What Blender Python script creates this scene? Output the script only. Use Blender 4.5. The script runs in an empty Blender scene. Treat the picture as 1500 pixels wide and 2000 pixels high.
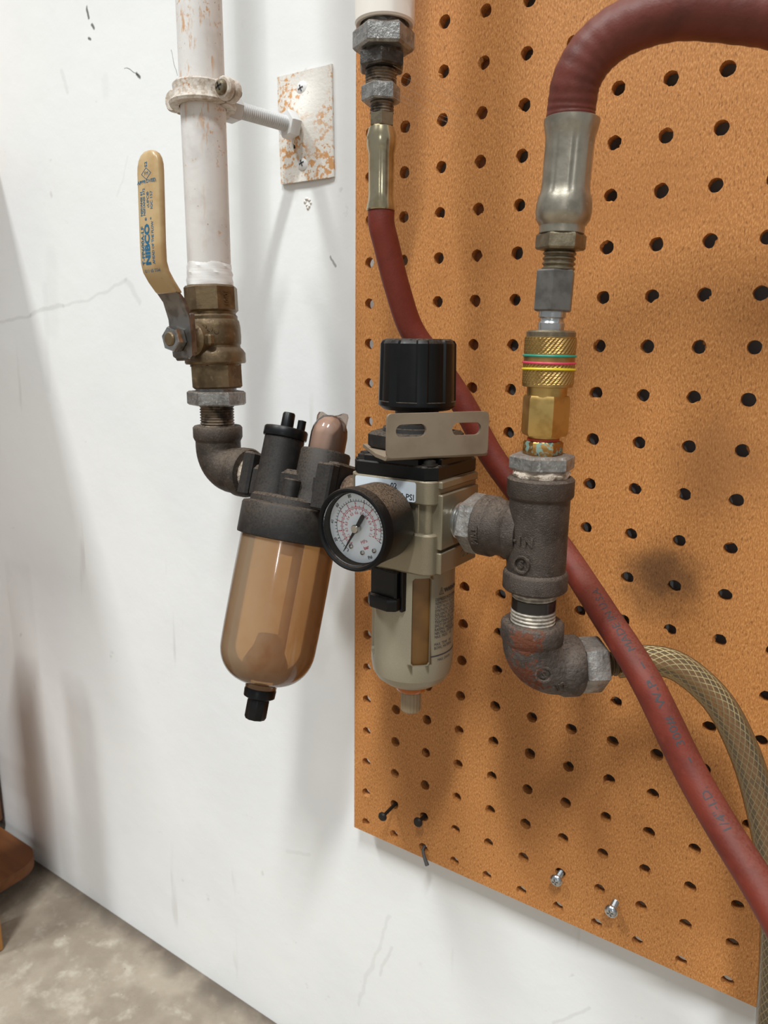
import bpy, bmesh, math, random
from mathutils import Matrix, Vector
random.seed(7)
C = bpy.context.scene.collection
sc = bpy.context.scene
PI = math.pi
K = 0.001          # shapes below are written in millimetres

# ------------------------------------------------------------------ camera
cam_d = bpy.data.cameras.new('camera'); cam = bpy.data.objects.new('camera', cam_d); C.objects.link(cam)
_R = ((0.83192493, 0.55478021, 0.01094674), (0.13113181, -0.17739415, -0.97536443), (-0.53917099, 0.81286545, -0.22032794))
_P = (0.30629013, -0.40346732, -0.02711460)
m = Matrix.Identity(4)
for i in range(3):
    m[i][0] = _R[0][i]; m[i][1] = -_R[1][i]; m[i][2] = -_R[2][i]; m[i][3] = _P[i]
cam.matrix_world = m
cam_d.sensor_fit = 'VERTICAL'; cam_d.sensor_height = 24.0; cam_d.sensor_width = 18.0
cam_d.lens = 1427.3125 / 2000 * 24.0
cam_d.clip_start = 0.01; cam_d.clip_end = 60
cam_d.dof.use_dof = True; cam_d.dof.focus_distance = 0.40; cam_d.dof.aperture_fstop = 11.0
sc.camera = cam

# ------------------------------------------------------------------ world, lights, exposure
w = bpy.data.worlds.new('room_light'); sc.world = w; w.use_nodes = True
w.node_tree.nodes['Background'].inputs[0].default_value = (0.90, 0.955, 1.0, 1)
w.node_tree.nodes['Background'].inputs[1].default_value = 0.345

def tube_light(name, loc, sx, sy, power, col):
    """ceiling strip light facing straight down, its length running out from the wall"""
    d = bpy.data.lights.new(name, 'AREA'); d.shape = 'RECTANGLE'; d.size = sx; d.size_y = sy
    d.energy = power; d.color = col
    o = bpy.data.objects.new(name, d); C.objects.link(o); o.location = loc
    return o
tube_light('ceiling_strip_light_a', (1.45, -3.00, 4.75), 0.30, 1.45, 292, (0.945, 0.985, 1.0))
tube_light('ceiling_strip_light_b', (-1.70, -2.95, 4.75), 0.52, 1.60, 270, (0.945, 0.985, 1.0))
o = tube_light('ceiling_strip_light_c', (4.1, -9.3, 2.35), 0.16, 3.2, 170, (0.945, 0.985, 1.0)); o.rotation_euler = (0, 0, math.radians(24))
sc.view_settings.view_transform = 'Standard'
sc.view_settings.look = 'None'
sc.view_settings.exposure = 0.0
sc.view_settings.gamma = 1.0
sc.view_settings.use_curve_mapping = False

# ------------------------------------------------------------------ materials
def lin(c):
    return tuple(((v / 255) / 12.92 if v / 255 <= 0.04045 else ((v / 255 + 0.055) / 1.055) ** 2.4) for v in c) + (1,)

class Mat:
    """small node-graph builder: base colour mixed through noise masks, bump, dust on upward faces"""
    def __init__(s, name, col, rough=0.5, metal=0.0, spec=0.5):
        s.m = bpy.data.materials.new(name); s.m.use_nodes = True
        s.t = s.m.node_tree; s.n = s.t.nodes; s.l = s.t.links
        s.b = s.n['Principled BSDF']
        s.b.inputs['Roughness'].default_value = rough; s.b.inputs['Metallic'].default_value = metal
        s.b.inputs['Specular IOR Level'].default_value = spec
        s.b.inputs['Base Color'].default_value = lin(col)
        s.c = None; s.base = lin(col); s.r = None; s.rough = rough; s.mt = None; s.metal = metal
        s.tc = s.n.new('ShaderNodeTexCoord'); s.bm = None
    def vec(s, scale=(1, 1, 1), loc=(0, 0, 0), rot=(0, 0, 0)):
        mp = s.n.new('ShaderNodeMapping'); mp.inputs['Scale'].default_value = scale; mp.inputs['Location'].default_value = loc
        mp.inputs['Rotation'].default_value = rot
        s.l.new(s.tc.outputs['Object'], mp.inputs['Vector']); return mp.outputs[0]
    def noise(s, scale, detail=3, rough=0.55, vec=None, dist=0.0):
        n = s.n.new('ShaderNodeTexNoise'); n.inputs['Scale'].default_value = scale; n.inputs['Detail'].default_value = detail
        n.inputs['Roughness'].default_value = rough; n.inputs['Distortion'].default_value = dist
        s.l.new(vec or s.vec(), n.inputs['Vector']); return n.outputs['Fac']
    def ramp(s, val, lo, hi):
        r = s.n.new('ShaderNodeMapRange'); r.interpolation_type = 'SMOOTHSTEP'
        r.inputs['From Min'].default_value = lo; r.inputs['From Max'].default_value = hi
        s.l.new(val, r.inputs['Value']); return r.outputs[0]
    def math(s, op, a, b):
        x = s.n.new('ShaderNodeMath'); x.operation = op
        for i, v in enumerate((a, b)):
            if isinstance(v, (int, float)): x.inputs[i].default_value = v
            else: s.l.new(v, x.inputs[i])
        return x.outputs[0]
    def mixc(s, fac, col, amount=1.0):
        if amount != 1.0: fac = s.math('MULTIPLY', fac, amount)
        x = s.n.new('ShaderNodeMix'); x.data_type = 'RGBA'
        s.l.new(fac, x.inputs['Factor'])
        if s.c is None: x.inputs['A'].default_value = s.base
        else: s.l.new(s.c, x.inputs['A'])
        x.inputs['B'].default_value = lin(col)
        s.c = x.outputs['Result']; s.l.new(s.c, s.b.inputs['Base Color']); return s
    def mixr(s, fac, val):
        x = s.n.new('ShaderNodeMix'); x.data_type = 'FLOAT'; s.l.new(fac, x.inputs['Factor'])
        if s.r is None: x.inputs['A'].default_value = s.rough
        else: s.l.new(s.r, x.inputs['A'])
        x.inputs['B'].default_value = val; s.r = x.outputs['Result']; s.l.new(s.r, s.b.inputs['Roughness']); return s
    def mixm(s, fac, val):
        x = s.n.new('ShaderNodeMix'); x.data_type = 'FLOAT'; s.l.new(fac, x.inputs['Factor'])
        if s.mt is None: x.inputs['A'].default_value = s.metal
        else: s.l.new(s.mt, x.inputs['A'])
        x.inputs['B'].default_value = val; s.mt = x.outputs['Result']; s.l.new(s.mt, s.b.inputs['Metallic']); return s
    def var(s, col, scale, lo=0.4, hi=0.65, amount=1.0, detail=3, vec=None, dist=0.0):
        return s.mixc(s.ramp(s.noise(scale, detail, vec=vec, dist=dist), lo, hi), col, amount)
    def spots(s, col, scale, lo, hi, mask_scale=None, mlo=0.45, mhi=0.6, rough=None, metal=None, amount=1.0):
        f = s.ramp(s.noise(scale, 4, 0.6), lo, hi)
        if mask_scale: f = s.math('MULTIPLY', f, s.ramp(s.noise(mask_scale, 2, vec=s.vec(loc=(3.1, 1.7, 0.3))), mlo, mhi))
        s.mixc(f, col, amount)
        if rough is not None: s.mixr(f, rough)
        if metal is not None: s.mixm(f, metal)
        return s
    def dust(s, col, amount=0.7, lo=0.1, hi=0.95, scale=900):
        g = s.n.new('ShaderNodeNewGeometry'); sp = s.n.new('ShaderNodeSeparateXYZ'); s.l.new(g.outputs['Normal'], sp.inputs[0])
        f = s.math('MULTIPLY', s.ramp(sp.outputs['Z'], lo, hi), s.ramp(s.noise(scale, 4, 0.7), 0.3, 0.62))
        f = s.math('MULTIPLY', f, amount)
        s.mixc(f, col); s.mixr(f, 0.95)
        if s.metal: s.mixm(f, 0.0)
        return s
    def bump(s, scale, strength, dist=0.001, detail=4, vec=None):
        b = s.n.new('ShaderNodeBump'); b.inputs['Strength'].default_value = strength; b.inputs['Distance'].default_value = dist
        s.l.new(s.noise(scale, detail, 0.6, vec=vec), b.inputs['Height'])
        if s.bm is not None: s.l.new(s.bm, b.inputs['Normal'])
        s.bm = b.outputs[0]; s.l.new(s.bm, s.b.inputs['Normal']); return s

M = {}
# white painted wall: faint scuffs, smudges and tiny specks
a = Mat('white_wall_paint', (236, 236, 233), 0.38, spec=0.35)
a.var((228, 228, 227), 5, 0.4, 0.7, 0.8).spots((196, 192, 183), 55, 0.66, 0.74, 6, 0.5, 0.6, amount=0.55)
a.mixc(a.ramp(a.noise(40, 3, vec=a.vec((1, 1, 0.12), (0.3, 0, 0.2), (0, 0.35, 0))), 0.68, 0.76), (190, 187, 180), 0.4)
a.spots((96, 88, 78), 210, 0.765, 0.79, 9, 0.5, 0.6, amount=0.8)
SCUFFS = [(-0.4438, -0.0047, -0.3882, 0.0010, 1.60, 0.35), (-0.3882, 0.0010, -0.3329, 0.0080, 2.20, 0.40), (-0.3329, 0.0080, -0.2421, 0.0243, 1.40, 0.30), (-0.2421, 0.0243, -0.2229, 0.0069, 2.40, 0.28), (-0.3465, 0.0517, -0.3530, -0.0127, 9.00, 0.10), (-0.3605, 0.0249, -0.3721, -0.0712, 4.00, 0.12), (-0.2698, 0.2383, -0.2652, 0.2314, 1.10, 0.90), (-0.2606, 0.2253, -0.2589, 0.2227, 1.30, 0.90), (-0.2670, 0.2169, -0.2645, 0.2156, 1.00, 0.90), (-0.2257, 0.1873, -0.2089, 0.1792, 0.35, 0.80), (-0.2113, 0.1804, -0.2078, 0.1783, 1.30, 0.95), (-0.1709, 0.1926, -0.1643, 0.1740, 0.35, 0.70), (-0.3091, 0.1993, -0.3039, 0.1845, 2.20, 0.25), (-0.2513, 0.1854, -0.2509, 0.1721, 4.00, 0.14), (-0.0225, 0.0322, -0.0163, 0.0262, 0.80, 0.60), (-0.2287, 0.1209, -0.2449, 0.0931, 1.00, 0.15), (0.1747, -0.4921, 0.1983, -0.4626, 1.20, 0.30), (0.0360, -0.4729, 0.0061, -0.5753, 1.50, 0.25), (0.0389, -0.5006, 0.0268, -0.5322, 1.50, 0.30), (-0.0717, -0.4587, -0.0484, -0.4511, 2.00, 0.20)]   # pencil-thin scuffs and specks on the paint: x0, z0, x1, z1, half width mm, strength
wn = a.n.new('ShaderNodeTexNoise'); wn.inputs['Scale'].default_value = 28; wn.inputs['Detail'].default_value = 4; a.l.new(a.tc.outputs['Object'], wn.inputs['Vector'])
wc = a.n.new('ShaderNodeVectorMath'); wc.operation = 'MULTIPLY_ADD'; wc.inputs[1].default_value = (0.016, 0, 0.016); wc.inputs[2].default_value = (-0.008, 0, -0.008); a.l.new(wn.outputs['Color'], wc.inputs[0])
wob = a.n.new('ShaderNodeVectorMath'); wob.operation = 'ADD'; a.l.new(a.tc.outputs['Object'], wob.inputs[0]); a.l.new(wc.outputs[0], wob.inputs[1])
for x0, z0, x1, z1, hw_, am_ in SCUFFS:
    sub = a.n.new('ShaderNodeVectorMath'); sub.operation = 'SUBTRACT'; sub.inputs[1].default_value = (x0, 0, z0)
    fl_ = a.n.new('ShaderNodeMapping'); fl_.inputs['Scale'].default_value = (1, 0, 1); a.l.new(wob.outputs[0], fl_.inputs[0]); a.l.new(fl_.outputs[0], sub.inputs[0])
    dvx, dvz = x1 - x0, z1 - z0; LL = dvx * dvx + dvz * dvz
    dt_ = a.n.new('ShaderNodeVectorMath'); dt_.operation = 'DOT_PRODUCT'; dt_.inputs[1].default_value = (dvx / LL, 0, dvz / LL); a.l.new(sub.outputs[0], dt_.inputs[0])
    cl_ = a.n.new('ShaderNodeClamp'); a.l.new(dt_.outputs['Value'], cl_.inputs[0])
    scv = a.n.new('ShaderNodeVectorMath'); scv.operation = 'SCALE'; scv.inputs[0].default_value = (dvx, 0, dvz); a.l.new(cl_.outputs[0], scv.inputs['Scale'])
    ds_ = a.n.new('ShaderNodeVectorMath'); ds_.operation = 'DISTANCE'; a.l.new(sub.outputs[0], ds_.inputs[0]); a.l.new(scv.outputs[0], ds_.inputs[1])
    a.mixc(a.ramp(ds_.outputs['Value'], hw_ * 0.0015, hw_ * 0.0004), (120, 115, 106) if am_ < 0.5 else (40, 34, 30), am_ * (0.45 if am_ < 0.5 else 0.9))
a.bump(35, 0.12, 0.004).bump(260, 0.05, 0.001); M['wall'] = a.m
a = Mat('stained_concrete', (160, 148, 131), 0.85)
a.var((136, 123, 107), 22, 0.35, 0.65, 0.9, 6).var((182, 172, 156), 60, 0.5, 0.75, 0.8, 5).var((110, 97, 84), 9, 0.56, 0.75, 0.6)
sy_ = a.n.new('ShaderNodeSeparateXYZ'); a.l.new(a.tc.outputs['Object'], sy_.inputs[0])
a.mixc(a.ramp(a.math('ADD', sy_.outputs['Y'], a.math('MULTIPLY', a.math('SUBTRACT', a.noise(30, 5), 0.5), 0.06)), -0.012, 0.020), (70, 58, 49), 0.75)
a.spots((90, 78, 70), 190, 0.70, 0.76, amount=0.6).spots((222, 214, 202), 300, 0.72, 0.76, amount=0.7).bump(140, 0.4, 0.002); M['floor'] = a.m
# hardboard: pressed fibre
a = Mat('brown_hardboard', (178, 116, 60), 0.55, spec=0.35)
a.mixc(a.ramp(a.noise(1500, 4, vec=a.vec((1.0, 1, 0.4), rot=(0, 0.35, 0))), 0.42, 0.68), (212, 152, 92), 0.85)
a.mixc(a.ramp(a.noise(1100, 4, vec=a.vec((1.0, 1, 0.35), (5, 0, 2), (0, 0.35, 0))), 0.52, 0.72), (124, 74, 35), 0.85)
a.var((156, 98, 48), 11, 0.45, 0.72, 0.45)
# oil smear beside the hose, darker greasy patch low on the board
def blob(a, x, z, r, col, amt, n=60):
    d = a.n.new('ShaderNodeVectorMath'); d.operation = 'DISTANCE'; d.inputs[1].default_value = (x, 0.0, z)
    cb = a.n.new('ShaderNodeMapping'); cb.inputs['Scale'].default_value = (1, 0, 1)
    a.l.new(a.tc.outputs['Object'], cb.inputs[0]); a.l.new(cb.outputs[0], d.inputs[0])
    f = a.math('ADD', d.outputs['Value'], a.math('MULTIPLY', a.math('SUBTRACT', a.noise(n, 4), 0.5), r * 0.9))
    a.mixc(a.ramp(f, r, r * 0.15), col, amt)
blob(a, 0.221, -0.150, 0.030, (62, 42, 28), 0.75)
blob(a, 0.245, -0.085, 0.040, (140, 92, 52), 0.45)
blob(a, 0.135, -0.094, 0.012, (120, 66, 30), 0.6)
a.bump(800, 0.5, 0.0006, vec=a.vec((1, 1, 0.35), rot=(0, 0.5, 0))); M['board'] = a.m
a = Mat('hole_edge_fibre', (92, 60, 36), 0.9); a.var((60, 38, 24), 300); M['board_dark'] = a.m
# white-painted steel with rust bleeding through
a = Mat('white_paint_with_rust_freckles', (226, 222, 217), 0.42, spec=0.45)
a.var((206, 200, 194), 60, 0.45, 0.7, 0.7)
a.spots((205, 150, 92), 260, 0.58, 0.68, 30, 0.48, 0.60, amount=0.85).spots((165, 98, 45), 420, 0.64, 0.72, 34, 0.48, 0.6, amount=0.8)
a.mixc(a.math('MULTIPLY', a.ramp(a.noise(260, 4, vec=a.vec((1, 1, 0.3))), 0.55, 0.66), a.ramp(a.noise(40, 2, vec=a.vec((1, 1, 0.12), (7, 2, 1))), 0.52, 0.62)), (204, 152, 100), 0.8)
a.bump(240, 0.15, 0.001); M['paint_pipe'] = a.m
a = Mat('chalky_white_paint_with_heavy_rust', (224, 219, 210), 0.6, spec=0.3)
a.spots((204, 144, 80), 280, 0.48, 0.58, 45, 0.40, 0.54, amount=0.9).spots((160, 95, 45), 480, 0.60, 0.68, 50, 0.46, 0.58, amount=0.7).bump(420, 0.35, 0.001); M['paint_rust'] = a.m
a = Mat('grimy_painted_cast_clamp', (205, 195, 183), 0.6, spec=0.3)
a.var((166, 148, 128), 260, 0.42, 0.65, 0.85, 4).spots((170, 110, 58), 330, 0.58, 0.7, 50, 0.46, 0.6, amount=0.8).bump(600, 0.4, 0.001); M['clamp'] = a.m
a = Mat('satin_white_paint', (222, 220, 217), 0.4); a.bump(300, 0.1, 0.001); M['white'] = a.m
a = Mat('grey_white_painted_thread', (198, 197, 195), 0.45); M['rod'] = a.m
a = Mat('screw_recess_dark', (95, 95, 95), 0.5, 0.6); M['recess'] = a.m
a = Mat('off_white_pvc', (232, 224, 214), 0.35); a.var((206, 190, 172), 60, 0.5, 0.75, 0.7).spots((70, 55, 45), 330, 0.68, 0.74, 60, 0.52, 0.6, amount=0.7).dust((150, 130, 110), 0.4); M['pvc'] = a.m
a = Mat('aged_brass', (122, 103, 76), 0.42, 0.7); a.var((90, 73, 52), 70, 0.4, 0.66, 0.85).var((164, 146, 112), 240, 0.55, 0.75, 0.4).dust((104, 84, 64), 0.7, 0.0, 0.8, 600).bump(500, 0.18, 0.001); M['brass_old'] = a.m
a = Mat('bright_brass', (198, 164, 100), 0.3, 0.95); a.var((164, 130, 72), 120, 0.45, 0.7, 0.7).mixr(a.noise(200), 0.45); a.dust((120, 92, 64), 0.45); M['brass'] = a.m
a = Mat('knurled_satin_brass', (178, 145, 88), 0.4, 0.9); a.var((148, 116, 66), 150, 0.4, 0.7, 0.6); M['brass_satin'] = a.m
a = Mat('verdigris_brass', (164, 122, 66), 0.35, 0.85); a.spots((122, 148, 136), 300, 0.50, 0.60, rough=0.9, metal=0.0).spots((70, 58, 48), 420, 0.6, 0.68, rough=0.9, metal=0.0); M['verdigris'] = a.m
a = Mat('galvanised_casting', (156, 154, 150), 0.42, 0.7); a.var((116, 113, 109), 190, 0.4, 0.65, 0.8).var((202, 202, 200), 420, 0.58, 0.72, 0.6).dust((112, 94, 78), 0.85, -0.1, 0.7, 700).bump(420, 0.5, 0.0012); M['galv'] = a.m
a = Mat('greasy_dark_galvanised', (88, 84, 80), 0.42, 0.6); a.var((52, 46, 41), 160, 0.38, 0.62, 0.85).var((150, 148, 146), 420, 0.62, 0.76, 0.6).dust((98, 82, 68), 0.8, -0.1, 0.7, 700).bump(420, 0.5, 0.0012); M['galv_dark'] = a.m
a = Mat('brown_black_malleable_iron', (78, 68, 61), 0.48, 0.4); a.var((58, 49, 43), 120, 0.4, 0.65, 0.8).var((118, 105, 94), 900, 0.58, 0.7, 0.4).spots((48, 32, 24), 120, 0.66, 0.72, amount=0.7).dust((116, 99, 84), 0.7, 0.15, 0.95, 900).bump(1500, 0.75, 0.0008); M['iron'] = a.m
a = Mat('malleable_iron_with_orange_rust', (84, 75, 69), 0.55, 0.35); a.var((58, 50, 45), 120, 0.4, 0.65, 0.8)

for bx, by, bz, br in ((-9.5, -10.5, -2.5, 11), (-7.5, -13, 18, 8), (-3, -12, -7, 8)):
    d_ = a.n.new('ShaderNodeVectorMath'); d_.operation = 'DISTANCE'; d_.inputs[1].default_value = (bx * K, by * K, bz * K); a.l.new(a.tc.outputs['Object'], d_.inputs[0])
    q_ = a.math('ADD', d_.outputs['Value'], a.math('MULTIPLY', a.math('SUBTRACT', a.noise(300, 5, 0.7), 0.5), 0.045))
    f_ = a.ramp(q_, br * K, br * K * 0.75); a.mixc(f_, (100, 48, 20), 0.85); a.mixr(f_, 0.95); a.mixm(f_, 0.0)
a.var((116, 104, 94), 620, 0.58, 0.72, 0.45).dust((118, 100, 84), 0.6, 0.0, 0.9, 800).bump(520, 0.75, 0.0012); M['iron_rust'] = a.m
a = Mat('dusty_dark_iron', (66, 57, 50), 0.6, 0.3); a.var((44, 38, 33), 120, 0.4, 0.65, 0.8).var((98, 84, 71), 500, 0.55, 0.7, 0.5).dust((106, 90, 74), 0.8, -0.1, 0.8, 800).bump(500, 0.55, 0.001); M['iron_dusty'] = a.m
a = Mat('grimy_thread', (128, 112, 94), 0.5, 0.5); a.var((48, 42, 38), 140, 0.42, 0.6, 0.9).bump(500, 0.4, 0.001); M['thread_grimy'] = a.m
a = Mat('taped_thread_steel', (150, 142, 130), 0.5, 0.25); a.var((206, 196, 180), 260, 0.45, 0.65, 0.8).spots((40, 36, 34), 330, 0.66, 0.74, amount=0.8); M['thread_light'] = a.m
a = Mat('bright_zinc_thread', (190, 190, 188), 0.25, 0.9); M['zinc'] = a.m
a = Mat('black_lacquered_pipe', (22, 20, 22), 0.22, 0.0, 0.6); M['lacquer'] = a.m
a = Mat('dull_nickel_steel', (168, 160, 144), 0.36, 0.85); a.var((134, 126, 112), 110, 0.4, 0.7, 0.7).var((186, 183, 172), 420, 0.6, 0.75, 0.4).bump(260, 0.12, 0.001); M['nickel'] = a.m
a = Mat('yellowish_plated_steel', (188, 176, 146), 0.22, 0.95); a.var((140, 124, 92), 90, 0.42, 0.7, 0.7); M['gold_plate'] = a.m
a = Mat('bronze_tinted_steel', (140, 128, 106), 0.38, 0.85); a.var((104, 92, 74), 160, 0.4, 0.68, 0.7).bump(420, 0.2, 0.001); M['bronze_steel'] = a.m
a = Mat('dark_grey_steel', (126, 122, 116), 0.42, 0.75); a.var((96, 92, 88), 130, 0.4, 0.65, 0.7).bump(300, 0.12, 0.001); M['dark_steel'] = a.m
a = Mat('worn_steel_lever', (132, 128, 124), 0.34, 0.85); a.var((92, 86, 80), 120, 0.45, 0.66, 0.7).dust((96, 82, 66), 0.3); M['lever'] = a.m
a = Mat('shiny_nut_steel', (176, 172, 166), 0.22, 0.95); a.var((120, 110, 98), 180, 0.5, 0.7, 0.6); M['shiny'] = a.m
a = Mat('cream_vinyl_grip', (194, 166, 122), 0.32, spec=0.5); a.var((172, 138, 92), 60, 0.45, 0.7, 0.8).var((128, 96, 58), 180, 0.66, 0.78, 0.5); M['vinyl'] = a.m
a = Mat('blue_print', (30, 98, 132), 0.6); M['blue'] = a.m
a = Mat('faded_dark_print', (58, 56, 58), 0.7); M['ink'] = a.m
a = Mat('dial_black_print', (18, 18, 20), 0.6); M['black_print'] = a.m
a = Mat('dial_red_print', (196, 30, 48), 0.6); M['red_print'] = a.m
a = Mat('red_rubber', (112, 42, 28), 0.55, spec=0.35); a.var((94, 33, 22), 60, 0.42, 0.66, 0.8).var((128, 60, 46), 230, 0.58, 0.75, 0.3).dust((124, 92, 78), 0.3, 0.2, 1.0, 900).bump(900, 0.2, 0.0006); M['rubber'] = a.m
a = Mat('dusty_maroon_rubber', (104, 46, 34), 0.5, spec=0.4); a.var((86, 36, 27), 60, 0.42, 0.66, 0.8).dust((126, 98, 82), 0.4, 0.1, 1.0, 700)
a.bump(420, 0.25, 0.0008); M['rubber_dusty'] = a.m
a = Mat('dusty_black_plastic', (30, 28, 27), 0.5, spec=0.35); a.var((46, 42, 38), 160, 0.45, 0.7, 0.6).spots((112, 98, 82), 900, 0.66, 0.74, amount=0.35).dust((104, 88, 72), 0.75, 0.1, 0.95, 800).bump(800, 0.12, 0.0006); M['black_dusty'] = a.m
a = Mat('black_plastic', (9, 9, 10), 0.36, spec=0.3); a.var((16, 15, 15), 130, 0.45, 0.7, 0.6).dust((96, 82, 68), 0.7, 0.35, 1.0, 900).spots((120, 110, 98), 1200, 0.72, 0.77, amount=0.4); M['black'] = a.m
a = Mat('dusty_black_gauge_case', (13, 12, 12), 0.38, spec=0.35); a.dust((118, 96, 76), 0.85, 0.25, 0.8, 1300); M['case'] = a.m
a = Mat('black_gauge_bezel', (10, 10, 11), 0.5, spec=0.2); a.dust((96, 78, 62), 0.5, 0.45, 1.0, 1100); M['bezel'] = a.m
a = Mat('champagne_metallic_paint', (146, 136, 114), 0.36, 0.55); a.var((130, 119, 98), 4200, 0.45, 0.6, 0.7).dust((128, 110, 88), 0.6, 0.2, 1.0, 900); M['champagne'] = a.m
a = Mat('pale_champagne_plastic', (154, 146, 126), 0.4, 0.35); a.var((138, 129, 109), 4200, 0.45, 0.6, 0.6).var((150, 118, 72), 14, 0.52, 0.7, 0.35); M['guard'] = a.m
a = Mat('taupe_painted_plate', (150, 134, 114), 0.42, 0.3); a.var((134, 117, 97), 70, 0.4, 0.7, 0.7).spots((186, 172, 152), 1100, 0.70, 0.76, amount=0.5).dust((142, 122, 100), 0.7, 0.3, 1.0); M['taupe'] = a.m
a = Mat('amber_bowl_plastic', (116, 80, 38), 0.3); a.var((84, 56, 26), 40, 0.4, 0.65, 0.8).var((140, 98, 48), 26, 0.55, 0.75, 0.6); M['amber'] = a.m
a = Mat('orange_clear_plastic', (206, 108, 20), 0.15); a.b.inputs['Transmission Weight'].default_value = 0.4; M['orange'] = a.m
a = Mat('drain_tan_plastic', (150, 130, 102), 0.5); M['drain'] = a.m
a = Mat('white_dial', (240, 247, 252), 0.5); M['dial'] = a.m
a = Mat('sticker_white', (206, 214, 220), 0.4); M['sticker'] = a.m
a = Mat('chalky_pipe_dope', (212, 196, 178), 0.95); a.var((150, 130, 110), 330, 0.5, 0.68, 0.7).bump(600, 0.9, 0.002); M['dope'] = a.m
a = Mat('lint', (120, 98, 80), 1.0); a.var((80, 64, 52), 500); M['lint'] = a.m
a = Mat('tan_oil_film', (176, 148, 130), 0.5); a.var((158, 128, 110), 60, 0.45, 0.65, 0.6); M['film'] = a.m
a = Mat('sealant_white', (232, 230, 226), 0.3); a.bump(260, 0.2, 0.001, vec=a.vec((0.2, 0.2, 3))); M['sealant'] = a.m
for nm, c in (('teal', (34, 140, 118)), ('pink', (205, 62, 92)), ('yellow', (222, 198, 40)), ('red_oring', (170, 52, 24))):
    M[nm] = Mat(nm + '_ring_rubber', c, 0.4).m
a = Mat('bright_screw_zinc', (196, 200, 202), 0.2, 1.0); M['screw'] = a.m
a = Mat('oxidised_black_steel', (46, 42, 38), 0.5, 0.5); M['blackened'] = a.m
a = Mat('brown_board_wood', (126, 78, 40), 0.6); a.mixc(a.ramp(a.noise(60, 4, vec=a.vec((0.15, 1, 1))), 0.4, 0.7), (96, 56, 28), 0.7); M['wood'] = a.m
a = Mat('honey_board_wood', (176, 124, 62), 0.6); a.mixc(a.ramp(a.noise(60, 4, vec=a.vec((1, 1, 0.12))), 0.4, 0.7), (150, 98, 46), 0.7); M['wood_light'] = a.m
a = Mat('grey_braid_thread', (236, 230, 206), 0.6); M['braid'] = a.m
a = Mat('yellowed_inner_hose', (166, 142, 84), 0.5); a.var((136, 108, 70), 30, 0.4, 0.65, 0.8); M['inner_hose'] = a.m
a = Mat('cobweb_silk', (214, 206, 196), 0.7); M['web'] = a.m

def see_through(name, tint, surf, rough, opacity, extra=None, ior=1.45):
    """cloudy clear plastic: part straight-through, part scattering, with a gloss coat"""
    a = Mat(name, surf, rough)
    if extra: extra(a)
    tr = a.n.new('ShaderNodeBsdfTransparent'); tr.inputs[0].default_value = lin(tint)
    tl = a.n.new('ShaderNodeBsdfTranslucent'); tl.inputs[0].default_value = lin(surf)
    if a.c is not None: a.l.new(a.c, tl.inputs[0])
    m1 = a.n.new('ShaderNodeMixShader'); m1.inputs[0].default_value = 0.5
    a.l.new(a.b.outputs[0], m1.inputs[1]); a.l.new(tl.outputs[0], m1.inputs[2])
    m2 = a.n.new('ShaderNodeMixShader'); m2.inputs[0].default_value = opacity
    a.l.new(tr.outputs[0], m2.inputs[1]); a.l.new(m1.outputs[0], m2.inputs[2])
    gl = a.n.new('ShaderNodeBsdfGlossy'); gl.inputs['Roughness'].default_value = 0.08
    fr = a.n.new('ShaderNodeFresnel'); fr.inputs[0].default_value = ior
    m3 = a.n.new('ShaderNodeMixShader'); a.l.new(fr.outputs[0], m3.inputs[0])
    a.l.new(m2.outputs[0], m3.inputs[1]); a.l.new(gl.outputs[0], m3.inputs[2])
    out = a.n['Material Output']; a.l.new(m3.outputs[0], out.inputs['Surface']); return a.m
def _stain(a):
    a.var((190, 126, 62), 18, 0.46, 0.7, 0.7)
    a.mixc(a.ramp(a.noise(30, 4, vec=a.vec((1, 1, 0.6), (2, 0, 0))), 0.6, 0.72), (160, 98, 40), 0.5)
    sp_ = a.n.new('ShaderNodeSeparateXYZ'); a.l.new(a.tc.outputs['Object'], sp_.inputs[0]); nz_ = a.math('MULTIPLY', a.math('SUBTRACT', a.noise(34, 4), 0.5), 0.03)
    a.mixc(a.ramp(a.math('ADD', sp_.outputs['X'], nz_), 0.004, 0.030), (188, 110, 36), 0.6)      # more orange towards one side
    a.mixc(a.ramp(a.math('ADD', a.math('MULTIPLY', sp_.outputs['Z'], -1.0), nz_), 0.098, 0.124), (182, 112, 44), 0.6)   # oil residue in the bottom
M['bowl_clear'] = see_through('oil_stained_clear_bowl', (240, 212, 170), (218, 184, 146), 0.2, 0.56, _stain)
M['dome_clear'] = see_through('clear_sight_dome', (248, 243, 240), (186, 160, 144), 0.15, 0.12)
M['fin_clear'] = see_through('clear_plastic_fin', (236, 228, 220), (190, 170, 155), 0.15, 0.2)
M['core_clear'] = see_through('yellowed_inner_hose_wall', (238, 224, 178), (190, 164, 106), 0.3, 0.30)
M['hose_clear'] = see_through('clear_vinyl_hose_wall', (244, 236, 216), (200, 182, 150), 0.2, 0.20)
M['lens'] = see_through('gauge_lens', (255, 255, 255), (230, 235, 238), 0.1, 0.0, None, 1.2)

# ------------------------------------------------------------------ mesh helpers
def T(x=0, y=0, z=0): return Matrix.Translation((x, y, z))
def RX(d): return Matrix.Rotation(math.radians(d), 4, 'X')
def RY(d): return Matrix.Rotation(math.radians(d), 4, 'Y')
def RZ(d): return Matrix.Rotation(math.radians(d), 4, 'Z')
ALONG_X = RY(90)       # lathe axis z -> +x
ALONG_NY = RX(90)      # lathe axis z -> -y

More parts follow.
